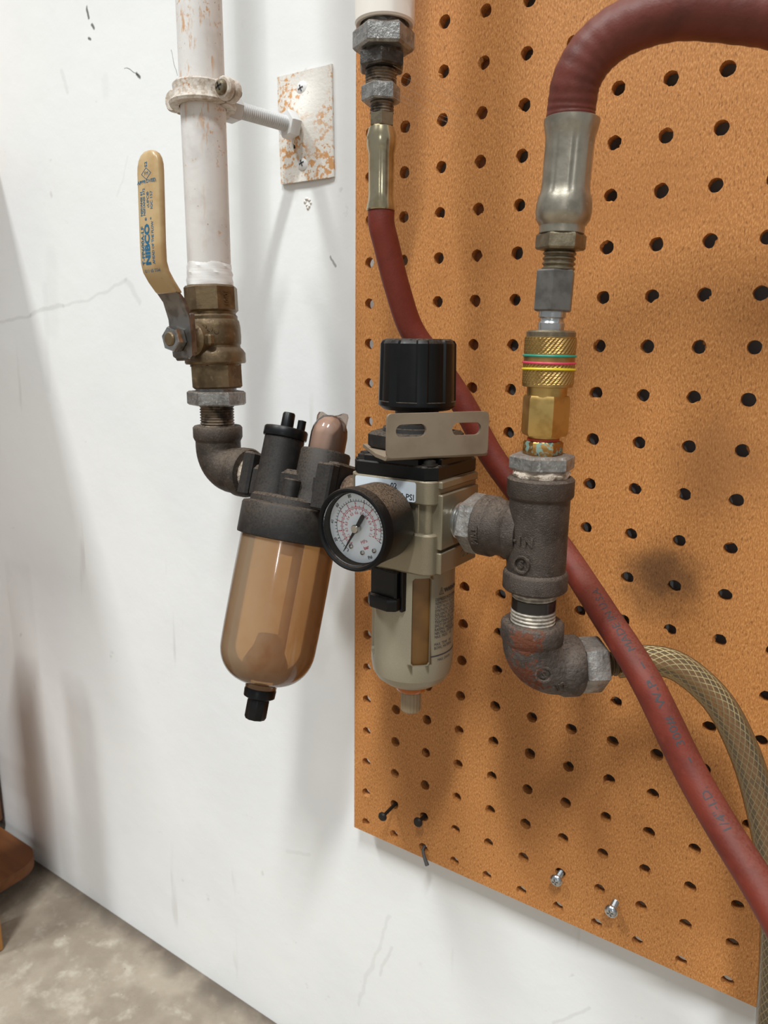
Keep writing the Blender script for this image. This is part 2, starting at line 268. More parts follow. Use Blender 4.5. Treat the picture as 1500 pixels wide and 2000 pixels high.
class MB:
    def __init__(s): s.v = []; s.f = []
    def add(s, v, f, Mx=None):
        o = len(s.v)
        for p in v:
            p = Vector(p)
            if Mx is not None: p = Mx @ p
            s.v.append((p.x * K, p.y * K, p.z * K))
        s.f += [tuple(i + o for i in q) for q in f]; return s
    def loft(s, rings, Mx=None, cap=True, close=False):
        n = len(rings[0]); v = [p for r in rings for p in r]; f = []
        m_ = len(rings)
        for i in range(m_ if close else m_ - 1):
            a0 = i * n; b0 = ((i + 1) % m_) * n
            for j in range(n):
                k = (j + 1) % n; f.append((a0 + j, a0 + k, b0 + k, b0 + j))
        if cap and not close:
            f.append(tuple(range(n))[::-1]); f.append(tuple((m_ - 1) * n + j for j in range(n)))
        return s.add(v, f, Mx)
    def lathe(s, prof, n=36, Mx=None, rf=None, close=False, cap=True):
        rings = []
        for i, (r, z) in enumerate(prof):
            ring = []
            for j in range(n):
                t = 2 * PI * j / n; rr = max(r, 0.001)
                if rf: rr = rf(rr, z, t)
                ring.append((rr * math.cos(t), rr * math.sin(t), z))
            rings.append(ring)
        return s.loft(rings, Mx, cap, close)
    def hexp(s, af, z0, z1, ch=0.8, n=6, rot=0, Mx=None):
        R = af / 2 / math.cos(PI / n)
        def ring(r, z): return [(r * math.cos(2 * PI * (j + 0.5) / n + rot), r * math.sin(2 * PI * (j + 0.5) / n + rot), z) for j in range(n)]
        return s.loft([ring(R * 0.93, z0), ring(R, z0 + ch), ring(R, z1 - ch), ring(R * 0.93, z1)], Mx)
    def box(s, x0, x1, y0, y1, z0, z1, b=0.6, Mx=None):
        bm = bmesh.new()
        for x, sx in ((x0, 1), (x1, -1)):
            for y, sy in ((y0, 1), (y1, -1)):
                for z, sz in ((z0, 1), (z1, -1)):
                    for q in ((x, y + sy * b, z + sz * b), (x + sx * b, y, z + sz * b), (x + sx * b, y + sy * b, z)): bm.verts.new(q)
        bmesh.ops.convex_hull(bm, input=bm.verts); bm.verts.ensure_lookup_table(); bm.verts.index_update()
        v = [tuple(p.co) for p in bm.verts]; f = [tuple(p.index for p in q.verts) for q in bm.faces]; bm.free()
        return s.add(v, f, Mx)
    def prism(s, poly, z0, z1, b=0.0, Mx=None):
        cx = sum(p[0] for p in poly) / len(poly); cy = sum(p[1] for p in poly) / len(poly)
        R = max(math.hypot(p[0] - cx, p[1] - cy) for p in poly); k = 1 - b / R
        ring = lambda kk, z: [(cx + (p[0] - cx) * kk, cy + (p[1] - cy) * kk, z) for p in poly]
        rs = [ring(k, z0), ring(1, z0 + b), ring(1, z1 - b), ring(k, z1)] if b else [ring(1, z0), ring(1, z1)]
        return s.loft(rs, Mx)
    def tube(s, path, r, n=14, Mx=None, cap=True, rad=None):
        P = [Vector(p) for p in path]; tg = []
        for i in range(len(P)):
            tg.append((P[min(i + 1, len(P) - 1)] - P[max(i - 1, 0)]).normalized())
        up = Vector((0, 0, 1)) if abs(tg[0].z) < 0.9 else Vector((1, 0, 0))
        nrm = tg[0].cross(up).normalized(); rings = []
        for i, p in enumerate(P):
            if i: nrm = (nrm - tg[i] * nrm.dot(tg[i])).normalized()
            bn = tg[i].cross(nrm); rr = rad[i] if rad else r
            rings.append([tuple(p + (nrm * math.cos(2 * PI * j / n) + bn * math.sin(2 * PI * j / n)) * rr) for j in range(n)])
        return s.loft(rings, Mx, cap)
    def text(s, txt, size, fn, extrude=0.0, bold=0.0, ax='CENTER', ay='CENTER', stretch=1.0, cut=0):
        """flat lettering (mm); fn maps (u, v, h) to a point"""
        cu = bpy.data.curves.new('lettering', 'FONT'); cu.body = txt; cu.size = size; cu.align_x = ax; cu.align_y = ay
        cu.resolution_u = 2; cu.extrude = extrude; cu.offset = 0.0 if 'M' in txt or '4' in txt else bold
        ob = bpy.data.objects.new('lettering', cu); me = bpy.data.meshes.new_from_object(ob)
        bm = bmesh.new(); bm.from_mesh(me); bmesh.ops.remove_doubles(bm, verts=bm.verts, dist=1e-5); bmesh.ops.triangulate(bm, faces=bm.faces)
        for _ in range(3):
            le = [e for e in bm.edges if e.calc_length() > cut]
            if cut and le: bmesh.ops.subdivide_edges(bm, edges=le, cuts=1); bmesh.ops.triangulate(bm, faces=bm.faces)
        bm.to_mesh(me); bm.free()
        v = [fn(p.co.x * stretch, p.co.y, p.co.z) for p in me.vertices]; f = [tuple(q.vertices) for q in me.polygons]
        bpy.data.objects.remove(ob); bpy.data.curves.remove(cu); bpy.data.meshes.remove(me)
        return s.add(v, f)
    def build(s, name, mat, parent=None, sharp=35, label=None, flip=False, kind=None, norm=True):
        me = bpy.data.meshes.new(name); me.from_pydata(s.v, [], s.f)
        if norm:
            bm = bmesh.new(); bm.from_mesh(me); bmesh.ops.recalc_face_normals(bm, faces=bm.faces); bm.to_mesh(me); bm.free()
        me.polygons.foreach_set('use_smooth', [True] * len(me.polygons)); me.set_sharp_from_angle(angle=math.radians(sharp))
        me.materials.append(M[mat]); me.update()
        o = bpy.data.objects.new(name, me); C.objects.link(o)
        if parent: o.parent = parent
        if label: o['label'] = label
        if kind: o['kind'] = kind
        return o

def tag(o, label, cat, group=None, kind=None):
    o['label'] = label; o['category'] = cat
    if group: o['group'] = group
    if kind: o['kind'] = kind
    return o
def thing(name, label, cat, loc, rot=(0, 0, 0), group=None):
    o = bpy.data.objects.new(name, None); C.objects.link(o); o.location = loc
    o.rotation_euler = tuple(math.radians(a) for a in rot); o.empty_display_size = 0.01
    return tag(o, label, cat, group)
def threads(r, z0, z1, pitch=1.8, depth=0.8):
    n = max(2, int(round(abs(z1 - z0) / pitch))); p = []
    for i in range(n):
        z = z0 + (z1 - z0) * i / n; d = (z1 - z0) / n
        p += [(r - depth, z + d * 0.05), (r, z + d * 0.4), (r, z + d * 0.6), (r - depth, z + d * 0.95)]
    return p
def smooth_path(pts, sub=8):
    P = [Vector(p) * 1000 for p in pts]; P = [P[0] * 2 - P[1]] + P + [P[-1] * 2 - P[-2]]; out = []
    for i in range(1, len(P) - 2):
        for k in range(sub):
            t = k / sub; a, b, c, d = P[i - 1:i + 3]
            out.append(0.5 * ((2 * b) + (c - a) * t + (2 * a - 5 * b + 4 * c - d) * t * t + (3 * b - a - 3 * c + d) * t ** 3))
    out.append(P[-2]); return out
def curve_plate(outer, holes, thick):
    """flat plate with cut-outs in the xy plane (mm) -> (verts, faces), centred on z = 0"""
    cu = bpy.data.curves.new('plate', 'CURVE'); cu.dimensions = '2D'; cu.fill_mode = 'BOTH'; cu.extrude = thick / 2
    for pl in [outer] + holes:
        sp = cu.splines.new('POLY'); sp.points.add(len(pl) - 1); sp.use_cyclic_u = True
        for i, p in enumerate(pl): sp.points[i].co = (p[0], p[1], 0, 1)
    ob = bpy.data.objects.new('plate', cu); me = bpy.data.meshes.new_from_object(ob)
    bm = bmesh.new(); bm.from_mesh(me); bmesh.ops.remove_doubles(bm, verts=bm.verts, dist=1e-4); bm.to_mesh(me); bm.free()
    v = [tuple(p.co) for p in me.vertices]; f = [tuple(q.vertices) for q in me.polygons]
    bpy.data.objects.remove(ob); bpy.data.curves.remove(cu); bpy.data.meshes.remove(me)
    return v, f
def round_rect(x0, x1, y0, y1, r, n=5):
    out = []
    for cx, cy, a0 in ((x1 - r, y1 - r, 0), (x0 + r, y1 - r, 90), (x0 + r, y0 + r, 180), (x1 - r, y0 + r, 270)):
        for i in range(n + 1):
            t = math.radians(a0 + 90 * i / n); out.append((cx + r * math.cos(t), cy + r * math.sin(t)))
    return out
def facing(x, y, d): return math.radians(math.degrees(math.atan2(-0.4035 - y, 0.3063 - x)) + d)   # turn of a hex so one flat looks d degrees off the middle of the room side
FC_L = lambda d: facing(-0.05, -0.065, d)
FC_T = lambda d: facing(0.181, -0.082, d)
FC_V = lambda d: facing(0.071, -0.055, d)
def phillips(mb, r, z, Mx):
    for k in range(2): mb.box(-r * 0.62, r * 0.62, -r * 0.13, r * 0.13, z - 0.5, z + 0.3, 0.05, Mx @ RZ(90 * k + 20))
    return mb

# ================================================================== SETTING
YW = 0.018      # wall face; the pegboard's front face is y = 0
FL = -0.655
b = MB(); b.box(-3200, 2600, YW * 1000, YW * 1000 + 120, FL * 1000 - 60, 2700, 1)
tag(b.build('wall_back', 'wall'), 'white painted wall with scuffs behind the pipework', 'wall', kind='structure')
b = MB(); b.box(-3200, 2600, -3200, YW * 1000 + 100, FL * 1000 - 80, FL * 1000, 1)
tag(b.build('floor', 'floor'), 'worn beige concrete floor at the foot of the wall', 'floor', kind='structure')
# crumbs of plaster around an old anchor under the bracket plate: part of the wall
wall = bpy.data.objects['wall_back']; floor = bpy.data.objects['floor']
b = MB()
for i in range(9):
    t = i / 9 * 2 * PI; rr = 2.2 + random.random() * 1.2
    b.lathe([(0, 0), (0.9 + random.random() * 0.6, 0.2), (0.5, 0.9), (0, 1.1)], 7, T(-39.3 + rr * math.cos(t) * 0.8 + random.uniform(-1, 1), 18.05, 69.6 + rr * 1.3 * math.sin(t)) @ ALONG_NY)
b.build('plaster_crumbs', 'paint_rust', wall, kind='stuff')
# ------------------------------------------------------------------ pegboard with its holes
def make_pegboard():
    v, f, idx = [], [], {}
    def vid(p):
        k = (round(p[0], 3), round(p[1], 3), round(p[2], 3))
        if k not in idx: idx[k] = len(v); v.append(p)
        return idx[k]
    S = 25.4; TH = 6.0; NH = 16; c0, c1, r0, r1 = 1, 22, -15, 15
    for c in range(c0, c1 + 1):
        for r in range(r0, r1 + 1):
            cx, cz = c * S, -r * S
            xa = 14.3 if c == c0 else cx - S / 2; xb = cx + S / 2
            za = -389.6 if r == r1 else cz - S / 2; zb = cz + S / 2
            R = 3.55 + random.uniform(-0.12, 0.12); burr = random.random() < 0.42; b0 = random.randrange(NH)
            outer, hole = [], []
            for j in range(NH):
                t = 2 * PI * j / NH; ct, st = math.cos(t), math.sin(t); m_ = max(abs(ct), abs(st))
                ux, uz = ct / m_, st / m_
                ox = cx + ux * ((xb - cx) if ux > 0 else (cx - xa)); oz = cz + uz * ((zb - cz) if uz > 0 else (cz - za))
                outer.append((ox, oz)); rr = R * random.uniform(0.95, 1.05)
                rb = R * random.uniform(0.94, 1.02)
                if burr and (j - b0) % NH < 3: rb *= random.uniform(0.55, 0.85)
                hole.append((cx + rr * ct, cz + rr * st, cx + rb * ct, cz + rb * st))
            for j in range(NH):
                k = (j + 1) % NH
                o0, o1, h0, h1 = outer[j], outer[k], hole[j], hole[k]
                f0 = vid((o0[0], 0, o0[1])); f1 = vid((o1[0], 0, o1[1])); g0 = vid((h0[0], 0, h0[1])); g1 = vid((h1[0], 0, h1[1]))
                m0 = vid((h0[2], 2.2, h0[3])); m1 = vid((h1[2], 2.2, h1[3]))
                k0 = vid((h0[0], TH, h0[1])); k1 = vid((h1[0], TH, h1[1])); q0 = vid((o0[0], TH, o0[1])); q1 = vid((o1[0], TH, o1[1]))
                f += [(f0, f1, g1, g0), (g0, g1, m1, m0), (m0, m1, k1, k0), (k0, k1, q1, q0)]
                edge = (c == c0 and abs(o0[0] - xa) < 1e-6 and abs(o1[0] - xa) < 1e-6) or (r == r1 and abs(o0[1] - za) < 1e-6 and abs(o1[1] - za) < 1e-6) \
                    or (c == c1 and abs(o0[0] - xb) < 1e-6 and abs(o1[0] - xb) < 1e-6) or (r == r0 and abs(o0[1] - zb) < 1e-6 and abs(o1[1] - zb) < 1e-6)
                if edge: f.append((f0, q0, q1, f1))
    b = MB(); b.add(v, f)
    return b
root = thing('pegboard', 'large brown hardboard pegboard full of round holes fixed to the white wall', 'pegboard', (0, 0, 0))
make_pegboard().build('perforated_panel', 'board', root, sharp=25)
for x in (100, 330, 540):
    b = MB(); b.box(x - 4, x + 4, 6.05, 17.95, -352, 380, 0.4); b.build('furring_strip', 'wood', root)

# ================================================================== LEFT COLUMN: white pipe, bracket, valve
PX, PY = -0.0525, -0.064
root = thing('steel_pipe', 'white painted vertical steel pipe freckled with rust above the ball valve', 'pipe', (PX, PY, 0))
b = MB(); b.lathe([(13.0, 4), (13.35, 6), (13.35, 620), (12, 621)], 40); b.build('pipe_tube', 'paint_pipe', root)
b = MB(); b.lathe([(13.2, 23), (13.9, 20.5), (13.7, 18.5), (14.3, 16.5), (14.0, 14.5), (14.5, 12), (14.4, 9.2), (12.5, 8)], 40, rf=lambda r, z, t: r + 0.25 * math.sin(5 * t + z)); b.build('thread_sealant', 'sealant', root)

def ear_ring(mb, sgn):
    """one half of a split pipe ring: sgn -1 = camera side half, +1 = wall side half (mm, ring axis z)"""
    ri, ro, h = 13.5, 17.2, 6.2; n = 20; rings = []
    prof = [(ri, -h), (ro + 1.6, -h), (ro + 2.2, -h + 1.6), (ro, -h + 4.0), (ro - 0.6, h - 4.5), (ro - 0.2, h - 1), (ro - 1, h), (ri, h)]
    for i in range(n + 1):
        t = PI * i / n; ring = []
        for r, z in prof: ring.append((r * math.cos(t), sgn * (r * math.sin(t) + 0.6), z))
        rings.append(ring)
    mb.loft(rings)
root = thing('pipe_bracket', 'painted split-ring pipe hanger on threaded rod to a rusty wall plate', 'bracket', (PX, PY, 0.1175))
for sg, nm in ((-1, 'ring_half'), (1, 'ring_half')):
    b = MB(); ear_ring(b, sg)
    for ex in (-1, 1):
        b.lathe([(0, 0), (6.0, 0), (6.4, 0.8), (6.4, 3.6), (5.6, 4.6), (0, 4.6)], 20, T(ex * 21.5, sg * 0.7, 0.5) @ (ALONG_NY if sg < 0 else RX(-90)))
        b.box(min(ex * 12, ex * 20), max(ex * 12, ex * 20), min(sg * 0.7, sg * 5.2), max(sg * 0.7, sg * 5.2), -5.2, 6, 0.8)
    if sg > 0:
        b.lathe([(8.5, 0), (8.2, 6), (7, 10), (0, 10)], 20, T(1, 10, -1) @ RX(-90))
    b.build(nm, 'clamp', root)
b = MB(); MX = T(21.5, -5.0, 0.5) @ ALONG_NY
b.lathe([(0, 0), (4.3, 0), (4.3, 0.9), (3.4, 2.4), (1.6, 3.0), (0, 3.1)], 20, MX); o = b.build('clamp_screw', 'bronze_steel', root)
b = MB(); phillips(b, 3.6, 2.9, MX); b.build('cross_slot', 'blackened', o)
b = MB(); b.lathe([(0, 0), (2.6, 0), (2.6, 4), (0, 4.4)], 14, T(21.5, 4.6, 0.5) @ RX(-90)); b.build('screw_end', 'blackened', root)
# rod runs from clamp to plate, drifting a little to the right
rd = Vector((11.0, 68, 0.2)).normalized()
q = Vector((0, 0, 1)).rotation_difference(rd).to_matrix().to_4x4()
MR = T(0.6, 10, -1) @ q
b = MB(); b.lathe([(4.2, 0)] + threads(4.9, 2, 66, 1.6, 0.55) + [(4.2, 68)], 24, MR); b.build('threaded_rod', 'rod', root)
b = MB(); b.hexp(15.0, 7, 15.5, 1.2, rot=0.3, Mx=MR); b.build('nut', 'rod', root)
b = MB(); b.hexp(15.5, 54, 62, 1.2, rot=0.2, Mx=MR); b.build('nut', 'white', root)
# wall plate: thin rusty sheet, bowed, with a pressed dome in the middle
b = MB(); nx, nz = 12, 16; top, bot = [], []
for j in range(nz + 1):
    for i in range(nx + 1):
        u = i / nx * 2 - 1; v_ = j / nz * 2 - 1
        x = u * 23.4 + v_ * (-0.8); z = v_ * 34.2 + (0.5 if abs(u) > 0.9 and abs(v_) > 0.9 else 0)
        dome = 6.5 * math.exp(-((u * 1.7) ** 2 + (v_ * 1.6) ** 2)) + 1.0 * math.exp(-((u + 0.75) / 0.18) ** 2) - 1.6 * math.exp(-(((u + 0.05) * 3) ** 2 + ((v_ - 0.72) * 4.5) ** 2)) - 1.4 * math.exp(-(((u + 0.05) * 3) ** 2 + ((v_ + 0.66) * 4.5) ** 2))
        y = -(1.8 + max(dome, -1.2) + 0.8 * (1 - u * u))
        top.append((x, y, z)); bot.append((x, y + 1.5, z))
W_ = nx + 1; f = []; n0 = len(top)
for j in range(nz):
    for i in range(nx):
        a0 = j * W_ + i; f.append((a0, a0 + 1, a0 + W_ + 1, a0 + W_)); f.append((n0 + a0, n0 + a0 + W_, n0 + a0 + W_ + 1, n0 + a0 + 1))
for i in range(nx):
    f += [(i, n0 + i, n0 + i + 1, i + 1), (nz * W_ + i, nz * W_ + i + 1, n0 + nz * W_ + i + 1, n0 + nz * W_ + i)]
for j in range(nz):
    a0 = j * W_; f += [(a0, a0 + W_, n0 + a0 + W_, n0 + a0), (a0 + nx, n0 + a0 + nx, n0 + a0 + W_ + nx, a0 + W_ + nx)]
PM = T((-0.0396 - PX) * 1000, (YW - PY) * 1000 - 0.1, (0.1178 - 0.1175) * 1000)
b.add(top + bot, f, PM); b.build('wall_plate', 'paint_rust', root, sharp=50)
for zz in (23.5, -23.0):
    MX = PM @ T(-1.5, -2.6, zz) @ ALONG_NY
    b = MB(); b.lathe([(0, 0), (4.7, 0), (4.6, 0.7), (3.2, 1.7), (0, 2.2)], 20, MX); o = b.build('plate_screw', 'white', root)
    b = MB(); phillips(b, 3.4, 2.0, MX); b.build('cross_slot', 'recess', o)
for zz in (9.5, -11):
    b = MB(); b.box(-7.2, -5.0, -6.4, -3, zz - 2.6, zz + 2.6, 0.5, PM); b.build('punched_slot', 'blackened', root)

# ------------------------------------------------------------------ ball valve
root = thing('ball_valve', 'aged brass ball valve with cream vinyl lever under the white pipe', 'valve', (-0.0522, PY, 0.009), (0, -2.4, 0))
b = MB()
b.hexp(31.2, -16, 0, 1.2, 8, FC_L(-10))
b.lathe([(15.0, -16), (14.6, -17.5), (15.6, -18.6), (15.6, -20.6), (16.4, -21.6), (17.0, -25), (17.2, -31), (16.9, -35.5), (16.2, -36.6), (16.4, -38), (17.8, -39.4), (19.2, -41.5), (19.3, -47), (18.6, -48), (15, -48.2)], 40)
b.build('valve_body', 'brass_old', root)
b = MB(); b.hexp(31.0, -63.5, -48.2, 1.0, 8, FC_L(3)); b.lathe([(16.2, -49.5), (16.2, -48)], 32); b.build('end_piece', 'brass_old', root)
b = MB(); b.lathe([(10.5, 10), (10, 19), (8, 21.5), (7.4, 26), (0, 26)], 28, T(1.0, 0, -33) @ ALONG_NY); b.build('stem_bonnet', 'brass_old', root)
b = MB(); b.hexp(12, 20.5, 25.5, 0.6, Mx=T(1.0, 0, -33) @ ALONG_NY); b.build('packing_nut', 'brass_old', root)
b = MB(); b.lathe([(0, 24), (4.2, 24), (4.2, 37), (3.6, 37.8), (0, 38)], 20, T(1.0, 0, -33) @ ALONG_NY); b.build('stem', 'brass_old', root)
b = MB(); b.box(9, 15, -18, -13, -37, -30, 1.2); b.build('stop_lug', 'brass_old', root)
lean = lambda z: 0.093 * (z - 30) if z > -3 else -3.07 * max(0.0, min(1.0, (z + 24) / 21))   # the grip leans over to the right
# lever: pressed strip, up from the stem, stepping out towards the room, then straight up inside the vinyl sleeve
ly = [(-44.5, -27.6, 6.5), (-43.0, -28.0, 8.6), (-33, -28.2, 9.2), (-21, -28.4, 9.2), (-11, -30.5, 8.8), (-3, -36.5, 8.2), (4, -41.5, 7.8), (12, -43.2, 7.8), (62, -44.2, 7.8)]
b = MB(); rings = []
for z, y, hw in ly:
    x0 = 2.6 + lean(z)
    rings.append([(x0 - hw, y - 1.3, z), (x0 + hw, y - 1.3, z), (x0 + hw, y + 1.3, z), (x0 - hw, y + 1.3, z)])
b.loft(rings)
b.box(9.6, 11.4, -29.2, -24.6, -42, -18, 0.8)     # folded side flange
b.box(-4.2, 8.8, -29.4, -25.0, -45.8, -43.6, 0.9)
lev = b.build('lever', 'lever', root)
b = MB(); rings = []; n = 18
for z, y, hw, th in [(-6.5, -33.0, 9.0, 2.6), (-5.5, -34.0, 9.6, 3.0), (0, -38.4, 9.8, 3.1), (5, -42.0, 9.8, 3.1), (10, -43.6, 9.7, 3.0), (20, -44.0, 9.7, 3.0), (40, -44.2, 9.7, 3.0), (58, -44.4, 9.7, 3.0), (61.5, -44.4, 9.4, 3.0), (64.5, -44.4, 8.4, 2.9), (67.0, -44.4, 6.6, 2.6), (68.6, -44.4, 4.0, 2.0), (69.2, -44.4, 1.0, 1.0)]:
    ring = []
    for j in range(n):
        t = 2 * PI * j / n; c_, s_ = math.cos(t), math.sin(t)
        ring.append((2.6 + lean(z) + hw * math.copysign(abs(c_) ** 0.45, c_), y + th * math.copysign(abs(s_) ** 0.6, s_), z))
    rings.append(ring)
b.loft(rings); slv = b.build('vinyl_sleeve', 'vinyl', root, sharp=60)
def sly(z):
    tb = [(0, -41.5), (5, -45.1), (10, -46.6), (20, -47.0), (40, -47.2), (58, -47.4), (70, -47.4)]
    for (za, ya), (zb, yb) in zip(tb, tb[1:]):
        if z <= zb: return ya + (yb - ya) * (z - za) / (zb - za) - 0.06
    return -47.46
P_SL = lambda x, z: (2.6 + lean(z) + x, sly(z), z)
def on_sleeve(cx, cz): return lambda u, v, h: P_SL(cx - v, cz + u)       # text reads upwards
b = MB(); up = lambda s_, size, cx, cz, bd=0.0, st=1.0: b.text(s_, size, on_sleeve(cx, cz), bold=bd, ax='LEFT', stretch=st, cut=2.0)
up('T-FP600A-LF', 3.6, -4.9, 8.8, 0.07, 1.09)
up('NIBCO', 5.8, -0.9, 8.6, 0.3, 1.22); up('®', 2.4, -1.6, 32.4, 0.03)
up('AHEAD OF THE FLOW', 2.7, 3.7, 8.8, 0.05, 0.84); up('®', 1.7, 2.6, 32.6, 0.02)
up('NSF/ANSI 61', 2.6, -5.0, 35.2, 0.05, 0.94); up('NSF/ANSI 372', 2.6, -2.7, 35.2, 0.05, 0.94)
up('cUPC®', 2.8, 0.6, 39.0, 0.04, 0.98); up('IGC 157', 2.8, 3.5, 38.0, 0.04, 0.98)
hz = lambda s_, size, cx, cz, rot=1, st=1.0: b.text(s_, size, lambda u, v, h: P_SL(cx + rot * u, cz + rot * v), bold=0.05, stretch=st, cut=0.9)
hz('APPROVED', 2.5, -0.2, 52.8, 1, 1.28); up('S2', 3.0, -0.2, 60.2, 0.06)
hz('FM', 2.7, -0.2, 56.9); hz('MSS SP-110', 2.5, 0.6, 5.6, -1, 1.1)
for k in range(4):
    p = [(0, 3.2), (4.2, 0), (0, -3.2), (-4.2, 0)]; p0, p1 = p[k], p[(k + 1) % 4]; s8 = 0.87
    b.add([P_SL(x_ - 0.2, 56.9 + z_) for x_, z_ in ((p0[0], p0[1]), (p1[0], p1[1]), (p1[0] * s8, p1[1] * s8), (p0[0] * s8, p0[1] * s8))], [(0, 1, 2, 3)])
b.build('printed_lettering', 'blue', slv, kind='stuff')
b = MB(); b.hexp(13.5, 29.8, 36.6, 1.0, rot=0.25, Mx=T(1.0, 0, -33) @ ALONG_NY); b.build('lever_nut', 'shiny', root)
b = MB()
am = math.radians(-43.6 + 35); b.text('10/01', 4.2, lambda u, v, h: ((15.75 + h) * math.cos(am) + v * math.sin(am), (15.75 + h) * math.sin(am) - v * math.cos(am), -8 + u), extrude=0.35, bold=0.08)
b.build('cast_lettering', 'brass_old', root, kind='stuff')
b = MB()
for t0 in (28, 40, 52):
    b.lathe([(0, 0), (1.7, 0), (1.5, 0.7), (0, 0.8)], 10, RZ(t0) @ T(0, -16.9, -27 - (t0 - 40) * 0.12) @ ALONG_NY)
b.lathe([(2.6, 0), (3.2, 0), (3.2, 0.7), (2.6, 0.7)], 18, RZ(33) @ T(0, -16.9, -30) @ ALONG_NY, close=True)
b.build('cast_emblem', 'brass_old', root, kind='stuff')

# ------------------------------------------------------------------ fittings below the valve
EX, EY, EZ = -0.0497, -0.065, -0.1070
root = thing('reducing_bushing', 'dusty galvanised hex bushing screwed into the bottom of the ball valve', 'pipe fitting', (EX, EY, -0.0655))
b = MB(); b.hexp(32.5, 0.5, 9.5, 1.0, rot=FC_L(-6)); b.lathe([(13, 9), (13, 12)], 24); b.build('bushing_body', 'galv', root)
tag(MB().lathe([(9.5, -79.5)] + threads(11.0, -79.5, -65.2, 1.9, 0.7) + [(9.5, -65)], 30, T(EX * 1000, EY * 1000)).build('pipe_nipple', 'thread_grimy'), 'grimy threaded nipple between the dusty bushing and upper elbow', 'pipe fitting')

def elbow(name, label, loc, rotz, arm, rb, band_r, band_h, mat):
    root = thing(name, label, 'pipe fitting', loc, (0, 0, rotz))
    b = MB(); Rb = 15.0; e = arm - band_h
    path = [(0, 0, e + 2)] + [(Rb - Rb * math.cos(t), 0, Rb - Rb * math.sin(t)) for t in [PI / 2 * i / 12 for i in range(13)]] + [(e + 2, 0, 0)]
    b.tube(path, rb, 32)
    for MX in (T(), RY(90)):
        b.lathe([(11.2, e - 1), (rb, e - 1.5), (band_r - 0.5, e), (band_r, e + 1.2), (band_r, arm - 1.2), (band_r - 1, arm), (11.2, arm), (11.0, arm - 4)], 40, MX)
    b.build('elbow_body', mat, root, sharp=40)
    return root
eb = elbow('pipe_elbow', 'dusty dark iron elbow turning from the ball valve to the oil lubricator', (EX, EY, EZ), -2, 28.5, 14.6, 15.9, 8.5, 'iron_dusty')
tag(MB().lathe([(9.5, 0)] + threads(10.6, 0, 12, 1.9, 0.6) + [(9.5, 12.5)], 28, T(EX * 1000 + 26, EY * 1000 - 1, EZ * 1000) @ ALONG_X).build('pipe_nipple', 'dope'), 'short doped thread joining the dusty elbow to the lubricator port', 'pipe fitting')

# ================================================================== LUBRICATOR (tilted forward about the line)
LX, LY, LZ = 0.0235, -0.0700, -0.1070
root = thing('air_line_lubricator', 'tilted black air-line lubricator with oil-stained amber bowl', 'lubricator', (LX, LY, LZ), (-17, 0, -2))
lub = root
b = MB()
b.lathe([(28, -36), (31.0, -35.2), (31.2, -34), (31.2, -17.5), (30.4, -16), (27, -15.2), (26.5, -12), (25, -10.5), (20, -10)], 48)
b.box(-30, 30, -13, 16, -15, 6, 3)
b.box(-38, -29, -13.5, 13.5, -14, 13.5, 1.5)
b.box(29, 38, -13.5, 13.5, -14, 13.5, 1.5)
b.build('head_body', 'black_dusty', root)
b = MB(); b.lathe([(14, -13), (12.6, -2), (12.2, 25.5), (11.4, 26.2), (11, 26)], 36, T(-13.5, -5, -1.5)); b.build('fill_tower', 'black_dusty', root)
b = MB(); b.lathe([(11, 25.8), (13.2, 26.2), (13.4, 27), (13.4, 31), (12.8, 32), (3.5, 32.4), (0, 32.4)], 36, T(-13.5, -5, -1.5)); cp = b.build('fill_cap', 'black', root)
b = MB(); b.lathe([(4.0, 32), (3.8, 41), (3.3, 42), (0, 42)], 16, T(-14.5, -4, -1.5)); b.build('cap_post', 'black', cp)
b = MB(); b.lathe([(2.6, 32), (2.6, 38.5), (0, 39)], 14, T(-7.5, 1, -1.5)); b.build('cap_post', 'black', cp)
b = MB(); b.lathe([(17, -12), (15.4, -4), (14.9, 19), (14.2, 20.2), (11.2, 20.4), (10.8, 18)], 40, T(15.5, 1, 0)); b.build('sight_tower', 'black_dusty', root)
b = MB(); b.lathe([(5.2, -14), (5.0, -0.8), (4.4, 0), (0, 0)], 20, T(9.5, -16.5, 0)); b.build('metering_boss', 'black_dusty', root)
b = MB(); b.box(26.5, 38, -18.5, -10, -15, 12, 1.2); b.build('outlet_block', 'black_dusty', root)
# sight dome with clear moulded fin, tan film inside
b = MB(); b.lathe([(11, 16), (11, 30), (10.4, 34), (8.6, 38), (5.5, 41), (0, 42.2)], 36, T(15.5, 1, 0)); dm = b.build('sight_dome', 'dome_clear', root, sharp=60)
b = MB(); b.lathe([(10.2, 16.2), (10.2, 30), (9.6, 33.6), (7.8, 37.3), (5, 40), (0, 41.2)], 32, T(15.5, 1, 0)); b.build('oil_film', 'film', dm, sharp=60)
b = MB(); v, f = curve_plate([(4.2, 33), (4.0, 41.5), (5.0, 43.4), (7.5, 43.6), (11, 42.2), (15.5, 41.4), (20, 42.2), (23.5, 43.6), (26, 43.4), (27, 41.5), (26.6, 33)], [], 1.4); b.add(v, f, T(0, 1, 0) @ RX(90)); b.build('grip_fin', 'fin_clear', dm)
